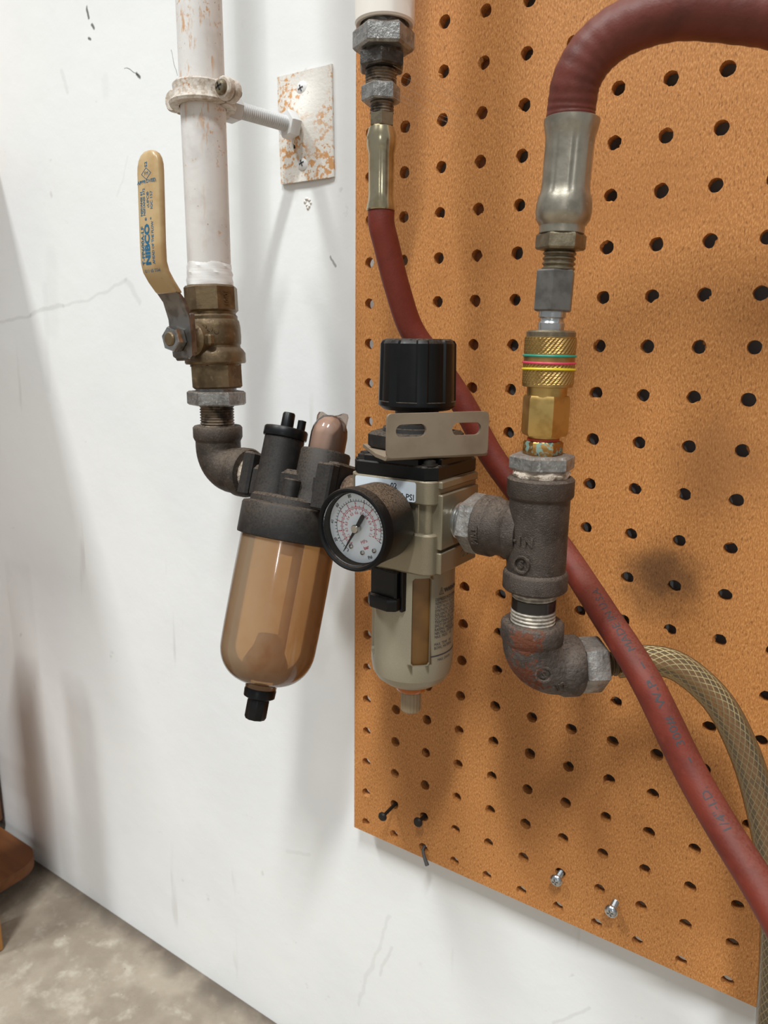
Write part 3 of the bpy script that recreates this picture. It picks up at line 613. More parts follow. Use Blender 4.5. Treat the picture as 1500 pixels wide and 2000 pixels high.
# bowl
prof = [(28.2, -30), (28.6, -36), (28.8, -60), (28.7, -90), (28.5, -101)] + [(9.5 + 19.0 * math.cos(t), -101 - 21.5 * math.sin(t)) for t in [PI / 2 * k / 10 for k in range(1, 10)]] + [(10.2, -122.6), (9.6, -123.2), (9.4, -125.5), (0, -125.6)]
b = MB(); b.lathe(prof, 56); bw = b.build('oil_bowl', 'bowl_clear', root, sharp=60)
b = MB(); b.lathe([(3.0, -34), (3.0, -112), (0, -112.5)], 16, T(6, 4, 0)); b.build('dip_tube', 'drain', bw)
b = MB(); b.lathe([(14, -119), (13.5, -110), (9, -101), (7.5, -94), (0, -93.5)], 28, T(0, 0, 0)); b.build('baffle_cone', 'lint', bw)
b = MB(); b.lathe([(5.5, -36), (5.5, -44), (0, -44.5)], 16, T(10, -8, 0)); b.build('inner_spigot', 'drain', bw)
b = MB(); b.lathe([(0, -125.2), (9.0, -125.4), (9.6, -127), (9.4, -131), (7.2, -132.2), (0, -132.2)], 24); dr = b.build('drain_collar', 'black', root)
b = MB(); b.lathe([(0, -132), (6.2, -132.2), (6.4, -134), (6.4, -143), (5.6, -144.5), (0, -144.5)], 40, rf=lambda r, z, t: r + (0.28 if int(t / (2 * PI) * 20) % 2 else 0)); b.build('drain_knob', 'black', root)

# hidden nipple with lint between lubricator and regulator
tag(MB().lathe([(9, 0)] + threads(10.4, 0.2, 22, 1.9, 0.6) + [(9, 22.4)], 24, T(LX * 1000 + 38.2, -71.5, -109) @ ALONG_X).build('pipe_nipple', 'lint'), 'lint-covered nipple between the lubricator and the regulator', 'pipe fitting')

# ================================================================== FILTER REGULATOR
RXW, RYW, RZW = 0.1095, -0.0770, -0.1130
root = thing('filter_regulator', 'champagne filter regulator with black knob in front of the pegboard', 'regulator', (RXW, RYW, RZW))
reg = root
def ribbed(r, z, t):
    if r < 17.5 or z < 59.2: return r
    fr = (t / (2 * PI) * 8 + 0.32) % 1.0
    return r if fr < 0.36 else r - 0.9
b = MB(); b.lathe([(10, 54.6), (17.2, 54.8), (18.8, 56), (20.0, 57), (20.0, 59.0), (19.9, 59.3), (19.3, 87.6), (18.3, 89.2), (16.5, 90.0), (0, 90)], 128, rf=ribbed); b.build('adjusting_knob', 'black', root, sharp=30)
b = MB(); b.lathe([(18.0, 43), (17.4, 45.6), (15.6, 45.8), (15.2, 47.6), (13.6, 47.8), (13.2, 50), (11.5, 50.2), (11.2, 55.5), (0, 55.6)], 36); b.build('stepped_neck', 'black_dusty', root)
b = MB(); b.hexp(44, 34.9, 43.6, 1.6, 6, 0.2); b.build('panel_nut', 'black_dusty', root)
# mounting bracket, swung round so the slotted flange faces the room
BK = T(-1.0, -1.0, -1.8) @ RZ(56)
slot = lambda cx: round_rect(cx - 8, cx + 8, 11.2, 17.4, 3.05, 7)
b = MB(); v, f = curve_plate(round_rect(-27.3, 27.3, 1.6, 22.6, 2.4), [slot(-14.9), slot(15.0)], 1.8)
b.add(v, f, BK @ T(0, -28.6, 34.6) @ RX(90))
rings = []                                   # folded corner
for i in range(7):
    t = PI / 2 * i / 6; ci, cj = -27.0, 37.2
    yo = ci - 2.5 * math.sin(t); zo = cj - 2.5 * math.cos(t); yi = ci - 0.7 * math.sin(t); zi = cj - 0.7 * math.cos(t)
    rings.append([(-27.3, yo, zo), (27.3, yo, zo), (27.3, yi, zi), (-27.3, yi, zi)])
b.loft(rings, BK)
b.prism([(-27.3, -27.2), (27.3, -27.2), (27.0, -14), (20, 22), (-20, 22), (-27.0, -14)], 34.7, 36.5, 0, BK)
b.build('mounting_bracket', 'taupe', root, sharp=30)
# bonnet
def octo(h, c): return [(h, -h + c), (h, h - c), (h - c, h), (-h + c, h), (-h, h - c), (-h, -h + c), (-h + c, -h), (h - c, -h)]
b = MB(); b.prism(octo(25, 5), 22.2, 29.6, 0.8); b.prism([(16, -24.4), (16, -16), (24.4, -16), (24.4, 16), (16, 16), (16, 24.4), (-16, 24.4), (-16, 16), (-24.4, 16), (-24.4, -16), (-16, -16), (-16, -24.4)], 29, 32.6, 0.4); b.build('bonnet', 'black', root, sharp=25)
for sx, sy in ((-1, -1), (1, -1), (1, 1), (-1, 1)):
    b = MB(); MX = T(sx * 19.6, sy * 19.6, 29.6)
    b.lathe([(0, -0.2), (4.2, 0), (4.2, 0.7), (3.2, 0.8), (3.1, 2.3), (2.2, 2.7), (0, 2.8)], 20, MX); o = b.build('bonnet_screw', 'blackened', root)  # screws coloured dark for the shade under the bracket
    b = MB(); phillips(b, 2.8, 2.6, MX); b.build('cross_slot', 'blackened', o)
# die-cast body
def rsq(h, r): return round_rect(-h, h, -h, h, r, 4)
b = MB()
b.prism(rsq(25, 5.5), 10.4, 22.3, 0.7)
b.prism(rsq(22.2, 3), -25, 12, 0.0)
b.prism(rsq(25, 6), -25.8, -4.6, 0.9)
b.box(-3, 3, -24.2, -20, -6, 12, 0.5); b.box(14, 16.2, -23.2, -20, -6, 12, 0.4)
b.build('valve_body', 'champagne', root, sharp=30)
for z0, z1, xo, nm in ((18.2, 22.0, 27.0, 'side_rib'), (-12.6, 15.4, 27.4, 'port_face'), (-25.2, -14.2, 27.4, 'side_rib')):
    b = MB(); b.box(20, xo, -19.5, 19.5, z0, z1, 0.5); o = b.build(nm, 'champagne', root)
    if z0 < -20:
        b = MB(); b.text('OUT', 6.0, lambda u, v, h: (27.45 + h, 8.0 + u * 1.0, -19.6 + v), extrude=0.3, bold=0.1); b.build('cast_lettering', 'champagne', o, kind='stuff')
b = MB(); b.box(-27.2, -20, -19.5, 19.5, -25.2, 22.0, 0.6); b.build('port_face', 'champagne', root)
# sticker on the front, mostly behind the gauge
b = MB(); v, f = curve_plate(round_rect(-21, 15.5, 11.4, 21.4, 1.2), [], 0.15); b.add(v, f, T(0, -25.15, 0) @ RX(90)); stk = b.build('sticker', 'sticker', root)
b = MB(); fs = lambda u0, v0: (lambda u, v, h: (u0 + u, -25.30, v0 + v))
b.text('02', 3.8, fs(2.6, 18.4), bold=0.05); b.text('5 PSI', 4.2, fs(14.8, 13.6), bold=0.05, ax='RIGHT'); b.build('printed_lettering', 'black_print', stk, kind='stuff')
# amber bowl inside a slotted guard
b = MB(); b.lathe([(20.4, -25), (20.4, -83), (18.5, -89), (13, -94.5), (9.5, -97), (8.8, -100.5), (0, -100.6)], 40); b.build('inner_bowl', 'amber', root, sharp=60)
b = MB(); b.lathe([(8.9, -97), (9.4, -98.6), (8.6, -101.6), (5.4, -103.6), (0, -103.6)], 28); b.build('bowl_spout', 'orange', root, sharp=60)
b = MB(); b.lathe([(0, -103.2), (5.2, -103.4), (5.6, -104.6), (5.6, -114.2), (5.0, -115.2), (0, -115.2)], 72, rf=lambda r, z, t: r + (0.22 if int(t / (2 * PI) * 36 + 0.01) % 2 else 0)); b.build('drain_knob', 'drain', root, sharp=25)
def guard():
    az = lambda d: math.radians(d)               # azimuth 0 = -y, + towards +x
    cuts = [(43 + 90 * k, 13.0, -78.5, -30.0) for k in range(4)]
    A = set(); 
    for c, hw, _, _ in cuts:
        for d in (-hw, -hw + 3, hw - 3, hw): A.add(round((c + d) % 360, 3))
    for i in range(0, 360, 6):
        if all(abs((i - x + 180) % 360 - 180) > 2.0 for x in A): A.add(float(i))
    A = sorted(A)
    prof = [(22.4, -24.5), (22.5, -30.0), (22.5, -31.3), (22.6, -52), (22.7, -77.2), (22.7, -78.5), (22.6, -84), (21.8, -88.5), (19.6, -92.3), (15.5, -95.6), (11.5, -97.4), (10, -97.8)]
    inside = lambda a_, z: any(abs((a_ - c + 180) % 360 - 180) < hw and zb < z < zt for c, hw, zb, zt in cuts)
    n = len(A); v = []; f = []
    for th in (0, 1.6):
        for r, z in prof:
            for d in A: v.append(((r - th) * math.sin(az(d)), -(r - th) * math.cos(az(d)), z))
    m_ = len(prof); off = n * m_
    for i in range(m_ - 1):
        for j in range(n):
            k = (j + 1) % n; am = (A[j] + ((A[k] - A[j]) % 360) / 2) % 360; zm = (prof[i][1] + prof[i + 1][1]) / 2
            q = (i * n + j, i * n + k, (i + 1) * n + k, (i + 1) * n + j)
            if inside(am, zm):
                hit = None
                for c, hw, zb, zt in cuts:
                    da = (am - c + 180) % 360 - 180
                    if abs(da) < hw:
                        topc = abs(zm - (zt - 0.65)) < 0.7; botc = abs(zm - (zb + 0.65)) < 0.7
                        if abs(da) > hw - 3 and (topc or botc): hit = (da < 0, topc)
                if hit:
                    left, topc = hit
                    tri = (0, 1, 3) if (left and topc) else (0, 1, 2) if (not left and topc) else (0, 2, 3) if left else (1, 2, 3)
                    t3 = tuple(q[x] for x in tri); f.append(t3); f.append(tuple(x + off for x in t3[::-1]))
                    e = {(0, 1, 3): (1, 3), (0, 1, 2): (0, 2), (0, 2, 3): (0, 2), (1, 2, 3): (1, 3)}[tri]
                    f.append((q[e[0]], q[e[1]], q[e[1]] + off, q[e[0]] + off))
                continue
            f.append(q); f.append(tuple(x + off for x in q[::-1]))
            for (a0, a1, dj, di) in ((0, 3, -1, 0), (1, 2, 1, 0), (0, 1, 0, -1), (3, 2, 0, 1)):
                jj = (j + dj) % n; kk = (jj + 1) % n; ii = i + di
                if 0 <= ii < m_ - 1:
                    am2 = (A[jj] + ((A[kk] - A[jj]) % 360) / 2) % 360; zm2 = (prof[ii][1] + prof[ii + 1][1]) / 2
                    if inside(am2, zm2): f.append((q[a0], q[a1], q[a1] + off, q[a0] + off))
    b = MB(); b.add(v, f); return b
gd = guard().build('bowl_guard', 'guard', root, sharp=18)
b = MB(); MX = RZ(-8)
b.box(-9, 9, -25.4, -18, -42, -25.9, 1.0, MX); b.box(9.2, 11.2, -22.6, -17, -48, -25.9, 0.4, MX)
b.prism([(-10, -19), (-10, -25.5), (-6, -28.6), (6, -28.6), (10, -25.5), (10, -19)], -47.2, -40.6, 0.8, MX); b.build('bowl_latch', 'black', root)
gt = lambda z0, a0: (lambda u, v, h: (22.78 * math.sin(math.radians(a0) + u / 22.78), -22.78 * math.cos(math.radians(a0) + u / 22.78), z0 + v))
b = MB(); z0 = -50.5
b.text('WARNING', 3.1, gt(-38.2, 77), bold=0.1, ax='LEFT')
lines = ['DEPRESSURIZE BEFORE', 'REMOVING BOWL OR', 'UNIT FROM LINE. NO', 'SYNTHETIC OILS OR', 'SOLVENTS. DO NOT USE', 'CUTTING OILS WHEN', 'TIGHTENING BOWL', 'SHUT OFF AIR BEFORE', 'RAISING PRESSURE', 'NEUTRAL DETERGENT', 'MAX. PRESS.  150', '', 'MAX. TEMP.  140', 'BOWL MATERIAL:']
for i, s_ in enumerate(lines): b.text(s_, 2.3, gt(-42.4 - 2.08 * i, 62), bold=0.02, ax='LEFT', stretch=0.82, cut=1.5)
b.text('MAX. DRAIN', 2.2, gt(-76.4, 68), ax='LEFT', stretch=0.85)
tri = [(68.0, -39.9), (76.0, -39.9), (72, -35.8)]
for k in range(3):
    p, q = tri[k], tri[(k + 1) % 3]; cx, cy = 72, -38.5
    s8 = 0.8; P4 = [p, q, (cx + (q[0] - cx) * s8, cy + (q[1] - cy) * s8), (cx + (p[0] - cx) * s8, cy + (p[1] - cy) * s8)]
    b.add([gt(0, x)(0, z, 0) for x, z in P4], [(0, 1, 2, 3)])
b.text('!', 2.6, gt(-38.4, 72), bold=0.05)
n = 14
bar = [gt(-74.2, 57.5 + 60 * i / n)(0, 0, 0) for i in range(n + 1)] + [gt(-73.4, 57.5 + 60 * i / n)(0, 0, 0) for i in range(n + 1)]
b.add(bar, [(i, i + 1, n + 2 + i, n + 1 + i) for i in range(n)])
b.build('printed_warning', 'ink', gd, kind='stuff')

# ================================================================== PRESSURE GAUGE (screwed into the regulator front)
root = thing('pressure_gauge', 'round dusty black pressure gauge with white dial on the regulator front', 'gauge', (0.1080, -0.1024, -0.1120), (0, 0, 0))
b = MB(); b.lathe([(5, 0.2), (14, 0.4), (18.2, 2.4), (19.6, 5.5), (19.8, 23), (19.8, 24.5), (17.6, 24.6), (0, 24.4)][:6] + [(17.9, 24.5), (17.9, 23.4), (0, 23.3)], 64, ALONG_NY); b.build('gauge_case', 'case', root, sharp=30)
b = MB(); b.lathe([(17.75, 23.6), (19.9, 23.8), (20.3, 24.4), (20.35, 29.3), (19.9, 30.3), (19.1, 30.6), (18.1, 30.0), (17.6, 28)], 64, ALONG_NY, close=True); b.build('bezel', 'bezel', root, sharp=30)
GF = RY(-27) @ RX(90)     # dial frame: x right, y up, z towards the viewer, rolled anticlockwise
b = MB(); b.lathe([(0, 23.45), (17.3, 23.45), (17.3, 24.0), (0, 24.0)], 56, ALONG_NY); dial = b.build('dial', 'dial', root)
def onface(a_deg, r, z=24.08):  # a measured clockwise from straight down (dial frame)
    t = math.radians(a_deg); return (-r * math.sin(t), -r * math.cos(t), z)
def ticks(mb, n, r0, r1, w_, a0, a1, every=5, r2=None):
    for i in range(n + 1):
        a_ = a0 + (a1 - a0) * i / n; rr = r2 if (r2 and i % every == 0) else r1; ww = w_ * (1.7 if i % every == 0 else 1)
        p, q = Vector(onface(a_, r0)), Vector(onface(a_, rr)); s_ = (q - p).normalized(); nn = Vector((-s_.y, s_.x, 0)) * ww / 2
        mb.add([p - nn, p + nn, q + nn, q - nn], [(0, 1, 2, 3)], GF)
def arc(mb, r0, r1, a0, a1, n=60):
    v = [onface(a0 + (a1 - a0) * i / n, r0) for i in range(n + 1)] + [onface(a0 + (a1 - a0) * i / n, r1) for i in range(n + 1)]
    mb.add(v, [(i, i + 1, n + 2 + i, n + 1 + i) for i in range(n)], GF)
def num(mb, s_, size, a_deg, r, bold=0.05):
    t = math.radians(a_deg); c = Vector(onface(a_deg, r)); up_ = Vector((-math.sin(t), -math.cos(t), 0)); rt = Vector((up_.y, -up_.x, 0))
    mb.text(s_, size, lambda u, v, h: GF @ (c + rt * u + up_ * v), bold=bold, stretch=0.85)
A0, A1 = 54, 320
b = MB(); arc(b, 12.95, 13.18, A0, A1); ticks(b, 40, 13.1, 14.1, 0.24, A0, A1, 5, 14.4)
for i in range(1, 9): num(b, str(20 * i), 2.4, A0 + (A1 - A0) * i / 8, 15.8)
b.text('Psi', 2.3, lambda u, v, h: GF @ Vector((u + 0.0, v - 15.2, 24.1)), bold=0.06)
b.build('psi_scale', 'black_print', dial, kind='stuff')
b = MB(); arc(b, 10.1, 10.35, A0, A1 - 3); arc(b, 9.4, 9.65, A0, A1 - 3)
ticks(b, 22, 10.3, 11.0, 0.24, A0, A1 - 3, 2, 11.3); ticks(b, 22, 9.5, 8.8, 0.22, A0, A1 - 3, 2, 8.5)
for i in range(1, 12):
    num(b, str(i), 2.2, A0 + (A1 - A0 - 3) * i / 11, 12.2, 0.03); num(b, '%.1f' % (i / 10), 1.9, A0 + (A1 - A0 - 3) * i / 11, 7.3, 0.03)
b.text('MPa', 2.4, lambda u, v, h: GF @ Vector((u, v - 7.2, 24.1)), bold=0.02); b.text('bar', 2.4, lambda u, v, h: GF @ Vector((u, v - 10.2, 24.1)), bold=0.06)
b.build('bar_scale', 'red_print', dial, kind='stuff')
for px_, py_ in ((2.5, -11.9), (9.3, -9.8), (-4.3, -9.8)):
    b = MB(); b.lathe([(0, 24), (1.15, 24), (1.1, 24.7), (0.6, 25.1), (0, 25.2)], 14, RX(90) @ T(px_, py_, 0)); b.build('dial_rivet', 'shiny', dial)
b = MB(); b.add([(-6.2, -9.6, 25.3), (-5.8, -10.2, 25.3), (-8.4, -11.0, 25.3), (-8.4, -10.6, 25.3)], [(0, 1, 2, 3)], GF)
na = 58
b = MB(); t = math.radians(na); dr_ = Vector((-math.sin(t), -math.cos(t), 0)); sd = Vector((-dr_.y, dr_.x, 0)); rings = []
for l, w_ in ((-8.4, 0.5), (-8.0, 1.0), (-7.2, 1.15), (-1.5, 0.95), (0, 0.9), (6, 0.5), (14.4, 0.15)):
    c = dr_ * l; rings.append([tuple(c - sd * w_ + Vector((0, 0, 26.0))), tuple(c + sd * w_ + Vector((0, 0, 26.0))), tuple(c + sd * w_ + Vector((0, 0, 26.4))), tuple(c - sd * w_ + Vector((0, 0, 26.4)))])
b.loft(rings, GF); b.build('needle', 'black_print', root)
b = MB(); b.lathe([(0, 24), (1.6, 24), (1.6, 26), (2.1, 26.2), (2.1, 27.4), (1.8, 27.7), (0, 27.7)], 24, GF); b.build('needle_hub', 'shiny', root)
b = MB(); b.lathe([(0, 28.6), (17.5, 28.6), (17.5, 29.2), (0, 29.2)], 56, ALONG_NY); b.build('lens', 'lens', root)

# ================================================================== TEE STACK
TX, TY = 0.1810, -0.0820
TZ = -0.1132
tag(MB().lathe([(8.6, 0)] + threads(9.6, 0, 8.2, 1.6, 0.6) + [(8.6, 8.4)], 28, T(137.0, -78.8, -113.2) @ RZ(-4) @ ALONG_X).build('pipe_nipple', 'zinc'), 'bright thread between the regulator port and the grey side bushing', 'pipe fitting')
root = thing('reducing_bushing', 'galvanised hex bushing between the regulator and the iron tee', 'pipe fitting', (TX, TY, TZ), (0, 0, -4))
b = MB(); b.hexp(26.5, -38.5, -30.2, 1.2, rot=0.25, Mx=ALONG_X); b.lathe([(11, -31), (11, -24)], 24, ALONG_X); b.build('bushing_body', 'galv', root)
root = thing('pipe_tee', 'brown-black cast iron pipe tee below the brass coupler', 'pipe fitting', (TX, TY, TZ), (0, 0, -4))
b = MB()
b.lathe([(11.5, -26), (14.6, -27.2), (15.5, -26.2), (15.5, -19.4), (15.0, -18.2), (14.1, -17.4), (14.0, 0), (14.1, 17.6), (15.0, 18.4), (15.6, 19.4), (15.6, 26.8), (14.6, 27.8), (11.8, 27.8), (11.5, 24)], 48)
b.lathe([(11.4, -29.8), (14.4, -30.0), (15.2, -29.2), (15.2, -23.2), (14.3, -22.2), (13.9, -20), (13.6, -17), (14.2, -14.5), (15.6, -11.5), (14, -6)], 44, ALONG_X)
b.build('tee_body', 'iron', root, sharp=40)
def wrap(r, a0, z0): # lettering wrapped on a vertical cylinder, azimuth a0 from -y
    return lambda u, v, h: ((r + h) * math.sin(math.radians(a0) + u / r), -(r + h) * math.cos(math.radians(a0) + u / r), z0 + v)
b = MB(); b.text('- I N', 5.6, wrap(14.3, -3, -1.0), extrude=0.6, bold=0.15, cut=1.5); b.build('cast_lettering', 'iron', root, kind='stuff')
b = MB(); MX = RZ(-2) @ T(0, -13.5, -12.0) @ ALONG_NY
b.lathe([(3.1, 0), (4.4, 0), (4.2, 1.5), (3.3, 1.5)], 24, MX, close=True)
b.text('S', 5.0, lambda u, v, h: MX @ Vector((u, v, 0.6 + h)), extrude=0.6, bold=0.15); b.build('cast_emblem', 'iron', root, kind='stuff')
b = MB()
b.text('NPT', 5.0, lambda u, v, h: (-26.2 + v, -(15.3 + h) * math.cos(u / 15.3 - 0.15), (15.3 + h) * math.sin(u / 15.3 - 0.15)), extrude=0.55, bold=0.12, cut=1.5); b.build('cast_lettering', 'iron', root, kind='stuff')

root = thing('reducing_bushing', 'galvanised hex bushing with chalky sealant in the top of the tee', 'pipe fitting', (TX, TY, -0.0820))
b = MB(); b.hexp(26.6, 0, 7.0, 1.0, rot=FC_T(14)); b.build('bushing_body', 'galv', root)
b = MB(); b.lathe([(11.4, -4.5), (12.6, -3.2), (13.2, -1.5), (12.2, 0.2)], 40, rf=lambda r, z, t: r + 0.5 * math.sin(7 * t + z) + 0.3 * math.sin(13 * t)); b.build('pipe_dope', 'dope', root)
root = thing('brass_adapter', 'small brass hex adapter crusted with green corrosion above the tee', 'pipe fitting', (TX, TY, -0.0752))
b = MB(); b.hexp(15.8, 0, 6.6, 0.8, rot=FC_T(0)); b.build('adapter_hex', 'verdigris', root)
b = MB(); b.lathe([(6.6, 6.4), (7.4, 6.8), (7.4, 7.8), (6.6, 8.2)], 28); b.build('red_seal', 'red_oring', root)
root = thing('quick_coupler', 'knurled brass quick coupler with teal, pink and yellow rings', 'coupler', (TX + 0.0002, TY, -0.0676), (0, 0.6, 0))
b = MB(); b.hexp(18.8, 1.6, 19.8, 1.6, rot=FC_T(-12)); b.lathe([(6.8, 0), (7.4, 0.6), (7.6, 2)], 28); b.lathe([(9.0, 19), (9.2, 25)], 32); b.build('coupler_body', 'brass', root)
# knurled sleeve: fine diagonal ridges as relief
ns, nr = 144, 96; rings = []
for i in range(nr + 1):
    z = 23.6 + 22.2 * i / nr; ring = []
    for j in range(ns):
        t = 2 * PI * j / ns; r = 11.35
        kn = (25.2 < z < 34.0) or (38.5 < z < 45.0)
        if kn: r += 0.16 * math.copysign(1, math.sin(36 * t - 2.6 * z)) 
        if i in (0, nr): r = 10.7
        ring.append((r * math.cos(t), r * math.sin(t), z))
    rings.append(ring)
b = MB(); b.loft(rings); b.build('knurled_sleeve', 'brass_satin', root, sharp=25)
b = MB(); b.lathe([(9.6, 45), (10.9, 45.6), (10.9, 47.6), (10.2, 48.4), (6.2, 48.6)], 40); b.build('end_collar', 'bronze_steel', root)
for z, c, tl in ((37.4, 'teal', 0), (34.4, 'pink', 0.3), (31.4, 'yellow', -0.9)):
    b = MB(); prof = [(11.55 + 0.55 * math.cos(2 * PI * k / 8), 0.55 * math.sin(2 * PI * k / 8)) for k in range(8)]
    b.lathe(prof, 48, T(0, 0, z) @ RX(tl * 2) @ RY(tl), close=True); b.build('colour_ring', c, root, label=c + ' rubber ring')
# plug + hex of the hose end
HZ = -0.0190
root = thing('coupler_plug', 'grey steel hex plug pushed into the top of the brass coupler', 'coupler', (TX + 0.0005, TY, HZ), (0, 1.8, 0))
b = MB(); b.lathe([(5.6, -3), (5.8, 0.4), (5.9, 3), (5.2, 4), (5.2, 5), (6.0, 5.6), (6.0, 8.2)], 28); b.build('plug_neck', 'zinc', root)
b = MB(); b.hexp(15.4, 8, 25.6, 0.7, rot=FC_T(24)); b.build('plug_hex', 'dark_steel', root)
# ------------------------------------------------------------------ upper red hose with big ferrule
def ferrule(mb, prof, flat, gd=0.8, ow=0.7):
    st = 2 * PI / 96
    def rf(r, z, t):
        k = flat(z)
        if k <= 0: return r
        q_ = (t + 3 * st) % (PI / 4); q_ = min(q_, PI / 4 - q_)
        oc = math.cos(PI / 8) / math.cos(((t + 3 * st) % (PI / 4)) - PI / 8)
        return r * (1 - ow * k + ow * k * oc) - gd * k * (1.0 if q_ < st * 0.5 else 0.55 if q_ < st * 1.5 else 0)
    mb.lathe(prof, 96, rf=rf)
root = thing('air_hose', 'thick red rubber hose arching out of frame above the brass coupler', 'hose', (TX + 0.0013, TY, HZ), (0, 2.0, 0))
b = MB(); b.lathe([(5.6, 24)] + threads(7.2, 25, 33.4, 1.9, 0.8) + [(7.6, 33.6), (8.8, 34.5)], 32); b.build('male_thread', 'bronze_steel', root)
b = MB(); b.hexp(18.6, 33.8, 40.4, 0.8, rot=FC_T(3)); b.build('hex_collar', 'bronze_steel', root)
b = MB(); ferrule(b, [(8.6, 40.2), (9.6, 40.6), (9.7, 43.6), (10.3, 44.4), (11.4, 46), (11.9, 49), (11.8, 52), (11.3, 55), (10.7, 56.8), (10.5, 60), (10.5, 76), (10.5, 79), (10.9, 81), (11.5, 84.0), (11.6, 85.4), (11.1, 85.8), (10.2, 85.4)], lambda z: max(0, min(1, (z - 56) / 2, (80 - z) / 3))); b.build('crimped_ferrule', 'nickel', root, sharp=28)
wm = (Matrix.Translation((TX + 0.0013, TY, HZ)) @ RY(2.0)).inverted()
pth = [(0.1846, -0.0820, 0.0655), (0.1850, -0.0825, 0.0715), (0.1873, -0.0840, 0.0815), (0.1941, -0.0830, 0.0912), (0.2059, -0.0800, 0.0981), (0.2236, -0.0740, 0.1014), (0.2446, -0.0660, 0.0986), (0.2637, -0.0600, 0.0928), (0.305, -0.055, 0.070), (0.350, -0.056, 0.020), (0.385, -0.062, -0.080), (0.405, -0.075, -0.220), (0.420, -0.095, -0.380), (0.440, -0.115, -0.540), (0.480, -0.140, -0.628), (0.560, -0.190, -0.643), (0.700, -0.260, -0.643)]
pth = [wm @ Vector(p) for p in pth]
sp = smooth_path(pth, 14); rad = [10.0 + 0.10 * math.sin(i * 1.15) for i in range(len(sp))]
b = MB(); b.tube(sp, 10, 28, rad=rad); b.build('rubber_tube', 'rubber_dusty', root, sharp=60)

# ------------------------------------------------------------------ lower end of the tee
root = thing('pipe_nipple', 'short nipple with black band between the tee and the rusty elbow', 'pipe fitting', (TX, TY, -0.1565))
b = MB(); b.lathe([(9.5, -1)] + threads(10.9, -1, 6.2, 1.75, 0.75) + [(10.4, 6.3)], 36); b.build('thread', 'thread_light', root)
b = MB(); b.lathe([(10.3, 6.2), (10.75, 6.4), (10.75, 11.6), (10.3, 11.8)], 36); b.build('black_band', 'lacquer', root)
b = MB(); b.lathe([(10.3, 11.8)] + threads(10.9, 11.8, 16.6, 1.6, 0.7) + [(9.5, 16.6)], 36); b.build('thread', 'thread_light', root)
el = elbow('pipe_elbow', 'brown iron elbow patched with orange rust below the tee', (TX, TY, -0.1812), 40, 24.4, 14.2, 15.3, 9.2, 'iron_rust')
b = MB(); MX = T(2.4, -13.4, 2.2) @ RZ(-12) @ RX(90)
b.lathe([(3.0, -0.5), (4.4, -0.5), (4.2, 1.0), (3.3, 1.0)], 24, MX, close=True)
b.text('S', 5.2, lambda u, v, h: MX @ Vector((u, v, 0.3 + h)), extrude=0.6, bold=0.15)
b.build('cast_emblem', 'iron_rust', el, kind='stuff')
b = MB(); ca, sa = math.cos(math.radians(38)), math.sin(math.radians(38))
def on_arm(u, v, h):
    x, z = 11.0 + u * ca - v * sa, -5.2 + u * sa + v * ca
    return (x, -math.sqrt(max(1, 14.3 ** 2 - z * z)) - h, z)
b.text('1/2', 5.6, on_arm, extrude=0.6, bold=0.15, cut=1.5); b.build('cast_lettering', 'iron', el, kind='stuff')
root = thing('hex_hose_barb', 'galvanised hex adapter in the rusty elbow leading to the clear hose', 'pipe fitting', (TX, TY, -0.1812), (0, 0, 40))
b = MB(); b.hexp(24.0, 25.4, 37.0, 1.2, rot=0.15, Mx=ALONG_X); b.build('hex_body', 'galv', root)
b = MB(); b.lathe([(5.4, 37.3)] + threads(6.2, 37.4, 45, 2.4, 0.8) + [(5, 45)], 24, ALONG_X); b.build('barb', 'brass_old', root)

# ------------------------------------------------------------------ clear braided hose
dx, dy = math.cos(math.radians(40)), math.sin(math.radians(40))
ch = [(TX + dx * 0.0455, TY + dy * 0.0455, -0.1810), (0.2308, -0.0440, -0.1788), (0.2445, -0.0385, -0.1826), (0.2612, -0.0330, -0.1975), (0.2748, -0.0305, -0.2205), (0.2851, -0.0300, -0.2467), (0.2950, -0.0300, -0.2820), (0.2997, -0.0300, -0.3125), (0.3039, -0.0300, -0.3651), (0.3059, -0.0300, -0.4000), (0.307, -0.032, -0.50), (0.315, -0.045, -0.60), (0.332, -0.075, -0.643), (0.356, -0.130, -0.6470), (0.366, -0.240, -0.6470), (0.340, -0.380, -0.6470)]
root = thing('braided_hose', 'clear yellowed vinyl hose with white braid curving down behind the red hose', 'hose', (0, 0, 0))
sp = smooth_path(ch, 20)
b = MB(); b.tube(sp, 7.5, 28); ot = b.build('vinyl_wall', 'hose_clear', root, sharp=60)
b = MB(); b.tube(sp, 5.2, 20); b.build('inner_core', 'core_clear', root, sharp=60)
def helix(path, R, turns, ph, step=1):
    P = [Vector(p) for p in path]; out = []; L = [0]
    for i in range(1, len(P)): L.append(L[-1] + (P[i] - P[i - 1]).length)
    tg = [(P[min(i + 1, len(P) - 1)] - P[max(i - 1, 0)]).normalized() for i in range(len(P))]
    nrm = tg[0].cross(Vector((0, 0, 1))).normalized()
    for i in range(len(P)):
        nrm = (nrm - tg[i] * nrm.dot(tg[i])).normalized(); bn = tg[i].cross(nrm)
        t = turns * L[i] / 1000 * 2 * PI + ph; out.append(P[i] + (nrm * math.cos(t) + bn * math.sin(t)) * R)
    return out
fine = [Vector(p) * 0.001 for p in sp]; fp = smooth_path([tuple(p) for p in fine], 2)
b = MB(); NS = 15
for sg in (-1, 1):
    for k in range(NS): b.tube(helix(fp, 6.9, sg * 12.5, 2 * PI * k / NS), 0.23, 4)
b.build('braid', 'braid', root, sharp=60, kind='stuff')

